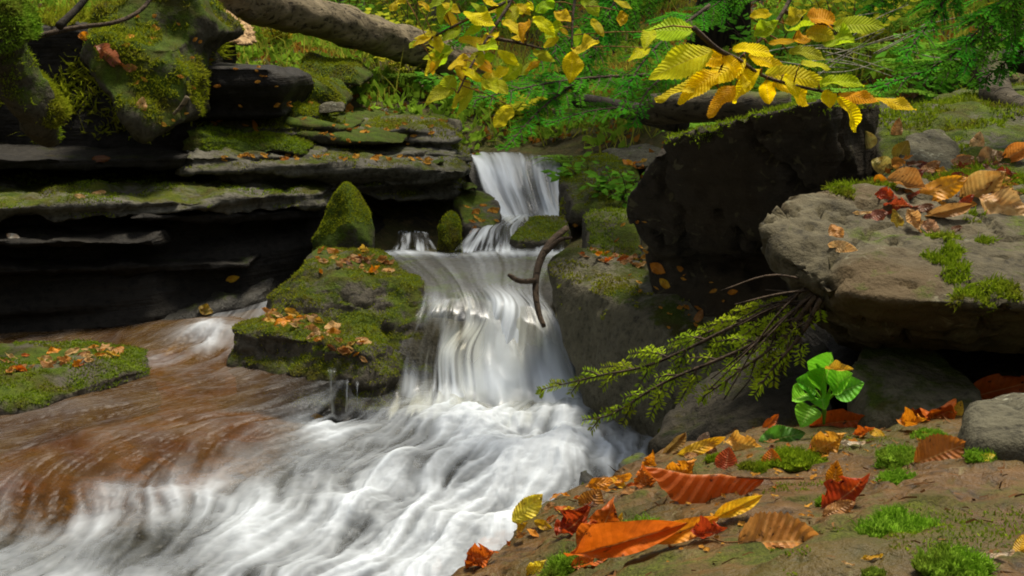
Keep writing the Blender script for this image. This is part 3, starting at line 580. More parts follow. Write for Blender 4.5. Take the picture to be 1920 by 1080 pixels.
FG = [  # foreground rock
 (1300, 938, 228, 178, 'tent', ORG, 'big orange leaf with deep ribs standing on edge beside green moss', .0, .0, .62, 1),
 (998, 958, 76, 42, 'flat', (.95, .85, .05), 'bright lemon yellow leaf at the wet edge of the foreground rock', .75, 0, .3, 0),
 (1130, 1012, 120, 70, 'torn', ORG, 'crumpled orange red torn leaf left of the round moss tuft', .7, .2, .3, 0),
 (1085, 992, 90, 35, 'crumple', RED, 'dark red curled leaf behind the torn orange leaf', .5, .3, .3, 0),
 (1195, 1042, 235, 14, 'roll', ORG, 'long orange leaf rolled into a boat along the lower edge', .65, .25, .3, 0),
 (1270, 1022, 150, 20, 'roll', GOLD, 'golden rolled leaf lying against the long orange one', .6, .35, .35, 0),
 (1335, 1010, 80, -8, 'curl', RED, 'pinkish red curled leaf under the big ribbed leaf', .6, .2, .2, 0),
 (1382, 962, 105, 25, 'roll', YEL, 'yellow curled leaf just below the big ribbed leaf', .65, .2, .2, 0),
 (1462, 1020, 158, 2, 'rib', (.66, .33, .08), 'pale tan ribbed leaf lying flat with its thin stem', .5, 0, .12, 1),
 (1598, 792, 125, 8, 'fold', (.60, .12, .012), 'red orange folded leaf like a paper boat near the green plant', .7, .35, .3, 0),
 (1766, 862, 100, 22, 'rib', (.52, .20, .03), 'broad orange brown ribbed leaf beside two moss cushions', .8, .1, .25, 0),
 (1598, 942, 115, 32, 'curl', RED, 'dark red curled leaf in the middle of the foreground rock', .6, .3, .3, 0),
 (1566, 905, 58, 80, 'cup', GOLD, 'small upright orange gold leaf behind the dark red curled one', .8, 0, .4, 0),
 (1572, 962, 62, 20, 'flat', TAN, 'light tan leaf tip lying before the dark red curled leaf', .5, .3, .15, 0),
 (1552, 845, 72, 30, 'torn', (.66, .36, .03), 'yellow tan crumpled leaf in the middle distance of the rock', .7, .2, .3, 0),
 (1370, 868, 46, 80, 'round', (.55, .11, .03), 'small round red leaf standing behind the big ribbed leaf', .85, .1, .4, 0),
 (1447, 870, 42, 90, 'round', (.66, .20, .012), 'small round orange leaf right of the red round one', .85, 0, .4, 0),
 (1465, 828, 85, 12, 'wide', GRN, 'fresh green fallen leaf lying under the spruce branch', .8, .1, .15, 0),
 (1745, 785, 95, 25, 'crumple', ORG, 'orange brown crumpled leaf below the grey streaked stone', .7, .2, .3, 0),
 (1720, 805, 70, -15, 'curl', GOLD, 'pale orange curled leaf tip in front of the crumpled one', .6, 0, .2, 0),
 (1795, 778, 42, 65, 'flat', YEL, 'small yellow leaf pressed against the grey streaked stone', .8, 0, .2, 0),
 (1865, 735, 135, 16, 'fold', (.60, .14, .015), 'long orange leaf lying on top of the grey streaked stone', .6, .25, .12, 0),
 (932, 1032, 110, 33, 'twist', GOLD, 'golden orange twisted leaf low on the rock by the foam', .65, .2, .3, 0),
 (902, 1058, 60, 20, 'torn', ORG, 'small ragged orange leaf below the twisted golden one', .7, 0, .3, 0),
 (1112, 945, 52, 60, 'round', (.42, .20, .025), 'round olive orange leaf near the top of the wet edge', .75, 0, .2, 0),
 (1160, 995, 50, 70, 'thin', YEL, 'small upright yellow leaf scrap beside the round moss tuft', .8, 0, .4, 0),
 (818, 1072, 45, 75, 'fold', GOLD, 'orange leaf at the bottom edge nearest the foam', .7, 0, .3, 0),
 (1005, 1070, 45, 40, 'torn', BRIGHT, 'yellow leaf scrap at the bottom edge beside moss', .7, 0, .2, 0),
 (1598, 836, 50, -4, 'thin', (.75, .70, .55), 'white leaf sliver lying by the yellow tan leaf', .6, 0, .1, 0),
 (1262, 842, 62, 48, 'roll', (.30, .20, .05), 'brown leaf folded upright at the far edge of the rock', .7, .3, .3, 0),
 (1318, 832, 38, 60, 'flat', (.30, .24, .18), 'grey brown leaf standing at the far edge of the rock', .8, 0, .2, 0),
 (1312, 850, 100, 22, 'thin', YEL, 'narrow yellow leaf along the far edge of the rock', .7, .2, .25, 0),
 (1398, 842, 80, -12, 'twist', (.72, .46, .08), 'twisted pale yellow leaf touching the fresh green leaf', .6, .2, .2, 0),
 (1222, 872, 48, 75, 'curl', GOLD, 'orange yellow leaf beside the round wet stone', .7, 0, .3, 0),
 (1445, 800, 42, 45, 'fold', ORG, 'little orange leaf just under the green plant', .8, 0, .3, 0),
 (1622, 818, 46, 5, 'curl', ORG, 'little orange leaf below the red folded leaf', .7, 0, .2, 0),
 (1645, 818, 34, -30, 'flat', YEL, 'little yellow leaf below the red folded leaf', .7, 0, .2, 0),
 (1848, 862, 34, 10, 'flat', BRIGHT, 'tiny yellow leaf piece below the grey streaked stone', .5, 0, .1, 0),
 (1636, 1050, 40, 5, 'thin', YEL, 'tiny yellow leaf scrap between the two front moss tufts', .4, 0, .1, 0),
 (1590, 1062, 26, -20, 'thin', PALE, 'tiny pale leaf scrap near the bottom edge', .4, 0, .1, 0),
 (1914, 1030, 40, 70, 'flat', YEL, 'yellow leaf cut by the right edge of the photo', .5, 0, .1, 0),
 (1868, 1048, 60, 2, 'thin', (.66, .62, .48), 'pale dry blade lying right of the front moss tuft', .4, 0, .1, 0),
 (1432, 908, 42, -25, 'flat', (.36, .26, .17), 'grey brown leaf at the stem of the big ribbed leaf', .7, 0, .15, 0),
 (1268, 895, 70, 40, 'torn', GOLD, 'ragged orange leaf behind the left end of the big ribbed leaf', .75, 0, .35, 0),
 (1292, 890, 48, 60, 'thin', YEL, 'thin upright yellow scrap above the big ribbed leaf', .8, 0, .35, 0),
 (1145, 915, 90, 10, 'thin', GOLD, 'narrow golden leaf along the wet rim of the rock', .7, 0, .25, 0),
 (1212, 905, 50, 100, 'torn', (.60, .2, .02), 'small ragged leaf at the left tip of the big ribbed leaf', .8, 0, .3, 0),
 (1180, 1020, 44, -30, 'flat', TAN, 'small tan leaf at the foot of the round moss tuft', .6, 0, .1, 0),
 (1105, 1062, 70, 10, 'fold', ORG, 'orange leaf under the left end of the long rolled leaf', .6, 0, .1, 0),
 (1760, 822, 40, 160, 'flat', BRN, 'small brown leaf between the orange leaves and the grey stone', .7, 0, .1, 0),
]
for a in FG: place_leaf(a[0], a[1], a[2], a[3], a[4], a[5], a[6], 'leaves on the foreground rock', a[7], a[8], a[9], bool(a[10]))
BG = [  # on the grey boulder
 (1762, 366, 100, 22, 'flat', (.80, .40, .015), 'golden leaf with red speckles, brightest on the grey boulder', .6, .1, .25),
 (1885, 400, 100, -22, 'wide', PALE, 'large pale leaf lying toward the right edge of the boulder', .55, .1, .25),
 (1840, 365, 95, 35, 'cup', (.50, .33, .09), 'tan cupped leaf between the golden and the large pale leaf', .6, .2, .25),
 (1872, 345, 60, 10, 'wide', (.66, .42, .13), 'pale tan leaf above the large pale one', .7, 0, .3),
 (1662, 318, 52, -25, 'wide', (.48, .42, .10), 'olive yellow leaf at the back edge of the boulder', .8, 0, .3),
 (1652, 345, 28, 10, 'round', GOLD, 'tiny orange leaf under the olive yellow leaf', .7, 0, .2),
 (1695, 352, 70, -20, 'cup', (.40, .22, .06), 'brown tan leaf left of the golden speckled leaf', .6, 0, .2),
 (1715, 334, 40, 25, 'flat', MAROON, 'small maroon leaf behind the golden speckled leaf', .7, 0, .2),
 (1682, 385, 65, 10, 'curl', (.36, .07, .02), 'dark red curled leaf left of the golden speckled leaf', .6, .2, .2),
 (1640, 410, 46, 12, 'flat', (.28, .10, .06), 'dull maroon leaf at the front of the leaf pile', .6, 0, .15),
 (1676, 415, 44, 110, 'flat', OLV, 'small olive leaf standing at the front of the pile', .7, 0, .2),
 (1716, 425, 62, -60, 'curl', PALE, 'pale curled leaf at the front of the pile', .7, .2, .25),
 (1745, 432, 42, -30, 'torn', (.5, .33, .2), 'pinkish torn leaf at the right end of the front pile', .6, 0, .2),
 (1768, 402, 85, 14, 'roll', (.40, .24, .07), 'tan rolled leaf below the golden speckled leaf', .55, .2, .2),
 (1567, 443, 40, -65, 'wide', (.72, .38, .10), 'pale orange leaf alone on the boulder front', .6, 0, .15),
 (1577, 463, 54, -12, 'flat', (.74, .50, .20), 'cream leaf alone on the boulder front below an orange one', .5, 0, .15),
 (1614, 401, 34, 0, 'thin', PALE, 'thin cream leaf scrap left of the maroon leaf', .4, 0, .1),
 (1806, 385, 40, 40, 'flat', RED, 'rusty leaf scrap under the tan cupped leaf', .6, 0, .2),
 (1800, 310, 50, 20, 'flat', (.34, .2, .08), 'brown leaf on the moss right of the lichen rock', .6, 0, .2),
 (1832, 274, 40, 75, 'wide', (.60, .42, .2), 'pale round leaf standing on the upper right bank', .8, 0, .3),
 (1902, 292, 60, 30, 'cup', (.58, .24, .04), 'orange brown leaf on the upper right bank at the photo edge', .7, 0, .3),
 (1858, 302, 55, 15, 'wide', (.28, .19, .09), 'brown leaf beside the orange one on the upper right bank', .7, 0, .2),
 (1880, 335, 40, 10, 'torn', MAROON, 'maroon scrap above the pale leaves', .6, 0, .2),
 (1682, 252, 46, 80, 'flat', (.45, .25, .09), 'tan leaf standing left of the lichen rock', .8, 0, .3),
 (1692, 285, 40, 60, 'round', OLV, 'olive round leaf on the face of the lichen rock', .8, 0, .2),
 (1622, 262, 34, 110, 'round', (.28, .26, .07), 'dull olive leaf stuck on the side of the dark slab', .8, 0, .1),
 (1715, 178, 50, 35, 'flat', (.32, .18, .12), 'pinkish brown leaf lying above the slab on the bank', .8, 0, .3),
 (1792, 432, 30, 10, 'flat', BRN, 'tiny brown scrap on the boulder beside moss', .4, 0, .1),
 (1660, 372, 40, -10, 'torn', RED, 'small rusty torn leaf in the left of the leaf pile', .6, 0, .2),
 (1730, 395, 44, 5, 'flat', BRN, 'dark brown leaf in the shade of the golden leaf', .5, 0, .1),
]
for a in BG: place_leaf(a[0], a[1], a[2], a[3], a[4], a[5], a[6], 'leaves on the grey boulder', a[7], a[8], a[9])
ONE = [
 (1235, 505, 34, -30, 'flat', GOLD, 'orange leaf alone on the dark back of the grey green boulder'), (1248, 534, 30, -45, 'flat', YEL, 'yellow leaf alone on the shaded face of the grey green boulder'),
 (1310, 600, 34, 60, 'flat', TAN, 'tan leaf stuck on the shaded right side of the grey green boulder'), (1375, 548, 20, 10, 'flat', GOLD, 'tiny orange leaf in the shade under the great slab'),
 (435, 523, 26, 15, 'flat', YEL, 'yellow leaf on the black wet rock behind the boulder'), (385, 583, 28, -20, 'wide', OLV, 'olive yellow leaf by the side stream'),
 (25, 446, 24, -15, 'flat', (.6, .58, .48), 'white leaf caught on the black rock wall'), (478, 240, 30, 110, 'thin', GOLD, 'orange leaf standing on the stepped mossy slab'),
 (185, 366, 30, 10, 'flat', PALE, 'pale leaf on the moss strip ledge'), (150, 370, 22, -10, 'flat', PALE, 'smaller pale leaf on the moss strip ledge'),
 (190, 300, 34, 0, 'flat', BRN, 'brown leaf on the thin dark ledge'), (160, 68, 26, 0, 'wide', GOLD, 'orange leaf in the moss at upper left'), (245, 128, 26, 0, 'flat', TAN, 'tan leaf on the moss mound'),
 (205, 105, 60, -35, 'twist', (.3, .12, .06), 'reddish dead leaf hanging on the moss mound'), (265, 200, 30, 80, 'flat', PALE, 'pale leaf low on the moss mound'),
 (595, 778, 24, 0, 'flat', YEL, 'yellow leaf at the waterline of the mossy boulder'), (105, 20, 26, 15, 'flat', PALE, 'pale leaf at the top of the left bank'),
]
for a in ONE: place_leaf(*a[:7], None, .6)
STUFF_LEAVES = []
def litter(n, poly, sizes, cols, label, group, tilt=.45, stuff=False):
    xs = [p[0] for p in poly]; ys = [p[1] for p in poly]; k = 0; tries = 0
    while k < n and tries < n * 30:
        tries += 1; x = random.uniform(min(xs), max(xs)); y = random.uniform(min(ys), max(ys)); ins = False
        for i in range(len(poly)):
            (x1, y1), (x2, y2) = poly[i], poly[i - 1]
            if (y1 > y) != (y2 > y) and x < (x2 - x1) * (y - y1) / (y2 - y1) + x1: ins = not ins
        if not ins: continue
        cc = random.choice(cols); v = random.uniform(.7, 1.2)
        lf = place_leaf(x, y, random.uniform(*sizes) * .85, random.uniform(-40, 40) + random.choice((0, 180)), random.choice(('flat', 'flat', 'wide', 'curl', 'fold', 'fold', 'thin', 'thin')), tuple(q * v for q in cc), label, group, tilt * random.uniform(.7, 1.3), random.uniform(-.3, .3), .12)
        if lf:
            k += 1
            if stuff: STUFF_LEAVES.append(lf)
MIXC = [TAN, PALE, GOLD, (.6, .42, .05), PALE, BRN, PALE, TAN, (.55, .28, .06)]
litter(36, [(585, 470), (700, 470), (745, 505), (700, 520), (640, 500), (600, 515)], (14, 34), MIXC, 'small autumn leaf on the upper tier of the mossy boulder', 'leaves on the upper tier of the mossy boulder')
litter(40, [(490, 585), (560, 578), (640, 620), (700, 640), (690, 680), (640, 660), (560, 620), (490, 605)], (18, 44), MIXC, 'small autumn leaf on the lower tier of the mossy boulder', 'leaves on the lower tier of the mossy boulder')
litter(36, [(0, 672), (120, 655), (200, 648), (240, 662), (140, 690), (0, 705)], (14, 36), MIXC + [ORG, GOLD], 'small orange or tan leaf on the low ledge at left', 'leaves on the low ledge')
litter(36, [(400, 290), (600, 286), (830, 296), (820, 310), (600, 300), (420, 300)], (9, 22), [TAN, ORG, PALE, BRN], 'tiny orange leaf on the overhanging slab', 'leaves on the overhanging slab', stuff=True)
litter(24, [(1075, 470), (1130, 468), (1215, 488), (1210, 505), (1100, 485)], (14, 34), [GOLD, TAN, ORG, PALE], 'small orange leaf along the top of the grey green boulder', 'leaves on the grey green boulder')
litter(9, [(1165, 300), (1205, 298), (1210, 318), (1180, 318)], (14, 30), [GOLD, YEL, GOLD], 'yellow leaf on the flat pale stone', 'leaves on the flat stone')
litter(14, [(870, 385), (930, 380), (935, 430), (880, 440)], (10, 22), [TAN, ORG, GOLD, BRN], 'small leaf on the brown stones below the upper fall', 'leaves on the brown stones', stuff=True)
litter(30, [(560, 215), (660, 210), (840, 225), (820, 270), (600, 268)], (8, 18), [TAN, ORG, PALE, GOLD], 'tiny leaf on the grey slabs left of the upper fall', 'leaves on the upper slabs', stuff=True)
litter(18, [(1640, 300), (1920, 300), (1920, 400), (1700, 400)], (22, 48), [TAN, BRN, MAROON, (.38, .2, .06)], 'dull brown leaf within the leaf pile on the grey boulder', 'dull leaves in the pile on the boulder')
litter(8, [(1260, 850), (1420, 815), (1560, 820), (1500, 860), (1290, 880)], (16, 34), [TAN, GOLD, BRN, ORG], 'small leaf scrap at the far edge of the foreground rock', 'scraps at the far edge of the foreground rock')
litter(70, [(1180, 960), (1500, 870), (1700, 880), (1500, 1000), (1250, 1070)], (6, 20), [TAN, PALE, BRN, (.3, .12, .04), OLV], 'tiny dry scrap on the foreground rock', 'tiny scraps on the foreground rock', .2, stuff=True)

litter(26, [(830, 1075), (960, 1000), (1040, 935), (1180, 905), (1200, 925), (1060, 965), (985, 1030), (900, 1078)], (18, 46), [GOLD, ORG, TAN, YEL, BRN], 'small orange or tan leaf along the wet rim of the foreground rock', 'leaves along the wet rim')

litter(30, [(1260, 850), (1420, 815), (1560, 820), (1900, 790), (1700, 880), (1290, 900)], (10, 26), [TAN, GOLD, BRN, ORG], 'x', 'x', stuff=True)
litter(24, [(1640, 300), (1920, 300), (1920, 400), (1700, 400)], (14, 34), [TAN, BRN, MAROON], 'x', 'x', stuff=True)
litter(30, [(1040, 400), (1210, 400), (1300, 500), (1420, 600), (1250, 620)], (8, 20), [TAN, GOLD, YEL, BRN], 'x', 'x', stuff=True)
litter(40, [(160, 20), (340, 20), (640, 230), (330, 270)], (8, 22), [TAN, GOLD, BRN, PALE], 'x', 'x', stuff=True)
sv, sf_, suv, n_ = [], [], [], 0
bpy.context.view_layer.update()
for o in STUFF_LEAVES:
    me = o.data; co = np.empty(len(me.vertices) * 3, dtype=np.float32); me.vertices.foreach_get('co', co); mw = np.array(o.matrix_world)
    sv.append(co.reshape(-1, 3) @ mw[:3, :3].T + mw[:3, 3]); fi = np.empty(len(me.loops), dtype=np.int32); me.loops.foreach_get('vertex_index', fi); sf_.append(fi.reshape(-1, 4) + n_); n_ += len(me.vertices)
    bpy.data.objects.remove(o)
mat_scrap = needle_mat('scrap_leaf', (.55, .30, .05), (.24, .07, .015), .3)
tag(link('leaf_scraps', mesh_np('leaf_scraps', np.concatenate(sv), np.concatenate(sf_)), mat_scrap), 'countless tiny dead leaf scraps on the rocks', 'leaf litter', kind='stuff')

# ---------------------------------------------------------------- moss: blades growing on the rocks, and cushions
def blade_mesh(name, Pn, Nn, lo, hi, wid, lean, seed):
    r = np.random.default_rng(seed); n = len(Pn)
    d = Nn + lean * r.normal(size=(n, 3)); d /= np.linalg.norm(d, axis=1)[:, None]
    side = np.cross(d, r.normal(size=(n, 3))); side /= np.linalg.norm(side, axis=1)[:, None]
    L = (lo + (hi - lo) * r.random(n) ** 1.5)[:, None]; w_ = (wid * (.6 + .8 * r.random(n)))[:, None]
    mid = Pn + d * L * .55 + r.normal(size=(n, 3)) * L * .08
    tip = Pn + d * L + r.normal(size=(n, 3)) * L * .22
    b = Pn - Nn * .002
    V = np.stack([b - side * w_ * .5, b + side * w_ * .5, mid + side * w_ * .5, tip, mid - side * w_ * .5], 1).reshape(-1, 3)
    i = np.arange(n)[:, None] * 5
    F = np.concatenate([i + np.array([[0, 1, 2, 4]]), ], 0); F2 = i + np.array([[4, 2, 3, 3]])
    me = bpy.data.meshes.new(name)
    V = V.astype(np.float32); me.vertices.add(len(V)); me.vertices.foreach_set('co', V.ravel())
    lp = np.concatenate([F.ravel(), F2[:, :3].ravel()]).astype(np.int32)
    me.loops.add(len(lp)); me.loops.foreach_set('vertex_index', lp); me.polygons.add(2 * n)
    ls = np.concatenate([np.arange(n) * 4, 4 * n + np.arange(n) * 3]).astype(np.int32); me.polygons.foreach_set('loop_start', ls)
    me.update(calc_edges=True); return me
def sample_faces(ob, n, seed):
    me = ob.data; me.calc_loop_triangles(); nt_ = len(me.loop_triangles)
    tv = np.empty(nt_ * 3, dtype=np.int32); me.loop_triangles.foreach_get('vertices', tv); tv = tv.reshape(-1, 3)
    co = np.empty(len(me.vertices) * 3, dtype=np.float32); me.vertices.foreach_get('co', co); co = co.reshape(-1, 3).astype(float)
    a, b, c_ = co[tv[:, 0]], co[tv[:, 1]], co[tv[:, 2]]; cr = np.cross(b - a, c_ - a); ar = np.linalg.norm(cr, axis=1) + 1e-12
    r = np.random.default_rng(seed); k = r.choice(nt_, n, p=ar / ar.sum()); u = r.random((n, 2)); f = u.sum(1) > 1; u[f] = 1 - u[f]
    return a[k] + (b - a)[k] * u[:, :1] + (c_ - a)[k] * u[:, 1:], cr[k] / ar[k][:, None]
def moss_on(ob, n, mat, lo=.006, hi=.016, wid=.004, thr=.3, nz=.45, lean=.5, seed=0, box=None, freq=6.):
    p, nn = sample_faces(ob, n, seed); wp = p + np.array(ob.location)
    k = nn[:, 2] * nz + .75 * fbm(wp * freq, 3, seed) + .25 * fbm(wp * 25, 2, seed + 4) > thr
    k &= (nn @ np.array([0, -1, .6])) > -.25
    X, Y = to_px(wp[:, 0], wp[:, 1], wp[:, 2]); k &= (X > -250) & (X < 2150) & (Y > -200) & (Y < 1250)
    if box is not None:
        q = np.zeros(len(X)); 
        for bx, by, rx, ry in box: q = np.maximum(q, 1.25 - ((X - bx) / rx) ** 2 - ((Y - by) / ry) ** 2 + .5 * fbm(wp * 30, 2, seed))
        k &= q > .35
    me = blade_mesh('moss', p[k], nn[k], lo, hi, wid, lean, seed)
    return link('moss', me, mat, ob)
moss_on(rk_pyr, 16000, mat_moss_far, thr=.22, hi=.008, wid=.003, seed=1)
moss_on(rk_s2, 5000, mat_moss_far, thr=.15, hi=.008, wid=.003, seed=2); moss_on(rk_s3, 6000, mat_moss_far, thr=.35, hi=.009, seed=3); moss_on(rk_s4, 16000, mat_moss_far, thr=.3, hi=.013, seed=4)
moss_on(rk_boul, 70000, mat_moss_far, thr=.68, nz=.98, hi=.010, wid=.003, seed=5)
moss_on(rk_low, 40000, mat_moss, thr=.72, nz=.95, hi=.011, seed=6); moss_on(rk_b, 50000, mat_moss, thr=.5, hi=.012, seed=7)
moss_on(rk_c, 40000, mat_moss_far, thr=.5, hi=.012, seed=8); moss_on(rk_d1, 22000, mat_moss, thr=.4, hi=.016, seed=9); moss_on(rk_d2, 9000, mat_moss_far, thr=.35, hi=.025, seed=10); moss_on(rk_d3, 9000, mat_moss_far, thr=.4, hi=.025, seed=11)
moss_on(rk_mound, 45000, mat_moss_far, .008, .026, .004, .12, .3, .9, 12)
moss_on(rk_cent, 50000, mat_moss_far, thr=.5, hi=.009, seed=13); moss_on(rk_bankr, 30000, mat_moss, thr=.6, hi=.012, seed=14); moss_on(rk_up2, 9000, mat_moss, thr=.3, seed=15)
moss_on(rk_bank, 40000, mat_moss_far, .02, .10, .008, .25, .6, .9, 63)
moss_on(rk_slab, 60000, mat_moss, .006, .018, .0035, -.1, .3, .6, 66, box=[(1290, 248, 70, 22), (1380, 225, 70, 20), (1480, 205, 80, 18), (1600, 190, 50, 14)])
moss_on(rk_topr, 60000, mat_moss, .008, .022, .004, .42, .4, .6, 16)
moss_on(rk_big, 240000, mat_moss, .006, .02, .0028, -.05, .1, .6, 17, box=[(1765, 470, 40, 35), (1790, 515, 30, 22), (1850, 560, 75, 34), (1620, 356, 70, 18), (1780, 322, 60, 25), (1830, 408, 30, 10), (1905, 345, 35, 30), (1850, 452, 18, 6), (1545, 440, 12, 5)])
moss_on(rk_lich, 30000, mat_moss, .006, .02, .003, .25, .2, .6, 18, box=[(1700, 330, 30, 25), (1770, 330, 45, 25), (1700, 250, 30, 20)])
moss_on(rk_fore, 260000, mat_moss, .002, .0055, .0016, .56, .25, .7, 20, freq=7.)
for o_ in [o for o in S.objects if o.name.startswith('mossy_stone')]: moss_on(o_, 7000, mat_moss_far, thr=.3, hi=.015, wid=.005, seed=19)
p, nn = sample_faces(rk_fore, 2600, 97); k = nn[:, 2] > .3; tn = np.cross(nn[k], rng.normal(size=(k.sum(), 3))); tn /= np.linalg.norm(tn, axis=1)[:, None]
mat_dry = needle_mat('dry_needle', (.30, .17, .06), (.06, .03, .015), .1)
tag(link('needle_litter', blade_mesh('needle_litter', p[k] + np.array(rk_fore.location) + nn[k] * .003, tn + .12 * nn[k], .005, .022, .0022, .05, 98), mat_dry), 'fine dry needles and crumbs strewn over the foreground rock', 'needle litter', kind='stuff')
# cushions on the foreground rock
CUSH = [(1692, 975, 68, 40, 'wide green moss cushion in the middle of the front rock'), (1780, 1045, 62, 46, 'pale tipped moss cushion at the bottom right'), (1206, 982, 42, 40, 'round bright moss tuft under the big ribbed leaf'),
        (1070, 1045, 36, 36, 'low moss tuft at the bottom edge left of the rolled leaf'), (1040, 1072, 22, 20, 'tiny moss tuft at the bottom edge'), (1692, 848, 42, 26, 'soft moss cushion left of the broad brown leaf'), (1688, 892, 36, 20, 'bright low moss cushion left of the broad brown leaf'), (1842, 848, 30, 18, 'small moss cushion below the grey streaked stone'),
        (1415, 872, 26, 14, 'small dark moss tuft between the two round leaves'), (1345, 858, 18, 10, 'tiny moss tuft left of the small round red leaf'), (1490, 852, 50, 16, 'flat moss patch below the fresh green leaf'), (1550, 938, 16, 14, 'tiny moss tuft beside the dark red curled leaf'), (1640, 1075, 18, 8, 'tiny moss scrap at the bottom edge'), (1745, 815, 30, 14, 'moss patch under the crumpled orange leaf')]
for i, (px, py, rx, ry, lab) in enumerate(CUSH):
    rr_ = ray(px, py + ry * .5).normalized(); ok_, lo_, n, _i = rk_fore.ray_cast(rk_fore.matrix_world.inverted() @ CAM, rr_); loc = rk_fore.matrix_world @ lo_; pxs = (loc - CAM).length * TX / 960; r0 = rx * pxs; h0 = min(ry * pxs * .6, r0 * .6)
    bm = bmesh.new(); bmesh.ops.create_icosphere(bm, subdivisions=4, radius=1)
    V = np.array([v.co for v in bm.verts]); bm.to_mesh(me := bpy.data.meshes.new('moss_cushion')); bm.free()
    q = np.stack([V[:, 0] * r0, V[:, 1] * r0 * .8, V[:, 2] * h0], -1) * (1 + .55 * fbm(V * 2.1 + i * 9, 3, i))[:, None]
    me.vertices.foreach_set('co', q.astype(np.float32).ravel()); me.update()
    mt = mat_moss_bright if i not in (8, 9, 10) else mat_moss
    cu = link('moss_cushion', me, mt); cu.location = loc - Vector((0, 0, h0 * .15)); tag(cu, lab, 'moss', 'moss cushions on the foreground rock')
    p, nn = sample_faces(cu, int(1200 + 2200 * (r0 / .04) ** 2), 50 + i); k = nn[:, 2] > -.2
    nd = nn[k] * .75 + np.array([0, 0, .5]); nd /= np.linalg.norm(nd, axis=1)[:, None]
    link('blades', blade_mesh('blades', p[k], nd, .003, .005 + .55 * h0, .0013, .42, 80 + i), mt, cu)

# ---------------------------------------------------------------- water
BLOB = lambda X, Y, L: sum(w_ * np.exp(-((X - bx) / rx) ** 2 - ((Y - by) / ry) ** 2) for bx, by, rx, ry, w_ in L)
wx = np.arange(-3.3, 1.35, .008); wy = np.arange(1.25, 4.75, .008); WX, WY = np.meshgrid(wx, wy); shp = WX.shape
flow_pts = [(900, 760, -.25, 1), (1020, 760, .1, 1), (1100, 830, -.2, .8), (800, 780, -1, .8), (700, 830, -1, .65), (620, 900, -.8, .75), (800, 900, -.6, 1), (950, 900, -.55, 1), (1100, 880, -.8, .8), (700, 1000, -1, .75), (900, 1010, -1, .7), (500, 950, -.9, .8), (300, 950, -.5, 1),
            (150, 950, -.5, 1), (300, 1040, -1, .5), (100, 1040, -1, .4), (600, 1060, -1, .4), (450, 800, -1, .3), (250, 830, -1, .35), (80, 850, -1, .4), (550, 760, -1, .3), (450, 700, -1, .5), (300, 740, -1, .35), (400, 650, -.9, .6), (350, 690, -1, .3), (640, 800, -1, .45), (200, 780, -1, .35), (1180, 830, -1, .5)]
fw = [(PZ(a, b, .0), PZ(a + 8 * u, b + 8 * v, .0) - PZ(a, b, .0)) for a, b, u, v in flow_pts]
num_x = np.zeros(shp); num_y = np.zeros(shp); den = np.zeros(shp)
for p, d in fw:
    d = d.normalized(); k = 1 / (((WX - p.x) ** 2 + (WY - p.y) ** 2) ** 1.5 + .004); num_x += k * d.x; num_y += k * d.y; den += k
nl_ = np.hypot(num_x, num_y) + 1e-9; VX, VY = num_x / nl_, num_y / nl_
wp = np.stack([WX.ravel(), WY.ravel(), WX.ravel() * 0], -1)
wob = fbm(wp * 3.2, 3, 71).reshape(shp) * .6 + fbm(wp * 9, 2, 78).reshape(shp) * .55; VX, VY = VX * np.cos(wob) - VY * np.sin(wob), VX * np.sin(wob) + VY * np.cos(wob)
def lic(noise, L):
    acc = noise.copy(); H, W_ = shp; I, J = np.mgrid[0:H, 0:W_]
    for sg in (1, -1):
        x = J.astype(float); y = I.astype(float)
        for _ in range(L):
            xi = np.clip(x.round().astype(int), 0, W_ - 1); yi = np.clip(y.round().astype(int), 0, H - 1)
            x += sg * VX[yi, xi]; y += sg * VY[yi, xi]
            acc += noise[np.clip(y.round().astype(int), 0, H - 1), np.clip(x.round().astype(int), 0, W_ - 1)]
    acc = acc / (2 * L + 1); return (acc - acc.mean()) / acc.std()
l1 = lic(fbm(wp * 60, 2, 72).reshape(shp), 12); l2 = lic(fbm(wp * 26, 2, 73).reshape(shp), 16); l3 = lic(fbm(wp * 11, 2, 74).reshape(shp), 14)
iso = fbm(wp * 13, 4, 79).reshape(shp) * 2.2
fine_ = .42 * l1 + .6 * l2 + .55 * l3 + .30 * iso
PX, PY = to_px(WX, WY, WX * 0 + .03)
foamB = BLOB(PX, PY, [(930, 775, 150, 50, .95), (960, 820, 140, 60, .5), (1090, 830, 110, 50, .75), (800, 870, 130, 55, .35), (980, 880, 120, 60, .6), (640, 960, 190, 50, .55), (820, 985, 140, 60, .55), (560, 1075, 330, 36, .95), (760, 1050, 170, 40, .7), (420, 930, 90, 45, .45),
    (270, 925, 110, 26, .45), (150, 960, 120, 22, .35), (610, 795, 40, 22, .55), (660, 800, 110, 35, .25), (390, 655, 55, 18, .8), (300, 690, 50, 12, .4), (1200, 840, 45, 25, .7), (950, 940, 80, 40, .55), (700, 905, 220, 60, .25), (430, 700, 60, 30, .12), (260, 815, 260, 30, .10), (600, 850, 100, 30, .12), (0, 1000, 200, 60, .2), (120, 1060, 200, 40, .25), (480, 1010, 140, 40, .4)])
foam = np.clip(foamB, 0, 1.15)
foam = np.clip(foam * .80 + fine_ * (.035 + .30 * np.clip(foam, 0, .75)), 0, .95)
foam = foam * (1 - .5 * amber_at(WX, WY) * (1 - BLOB(PX, PY, [(390, 655, 80, 30, .9)])))
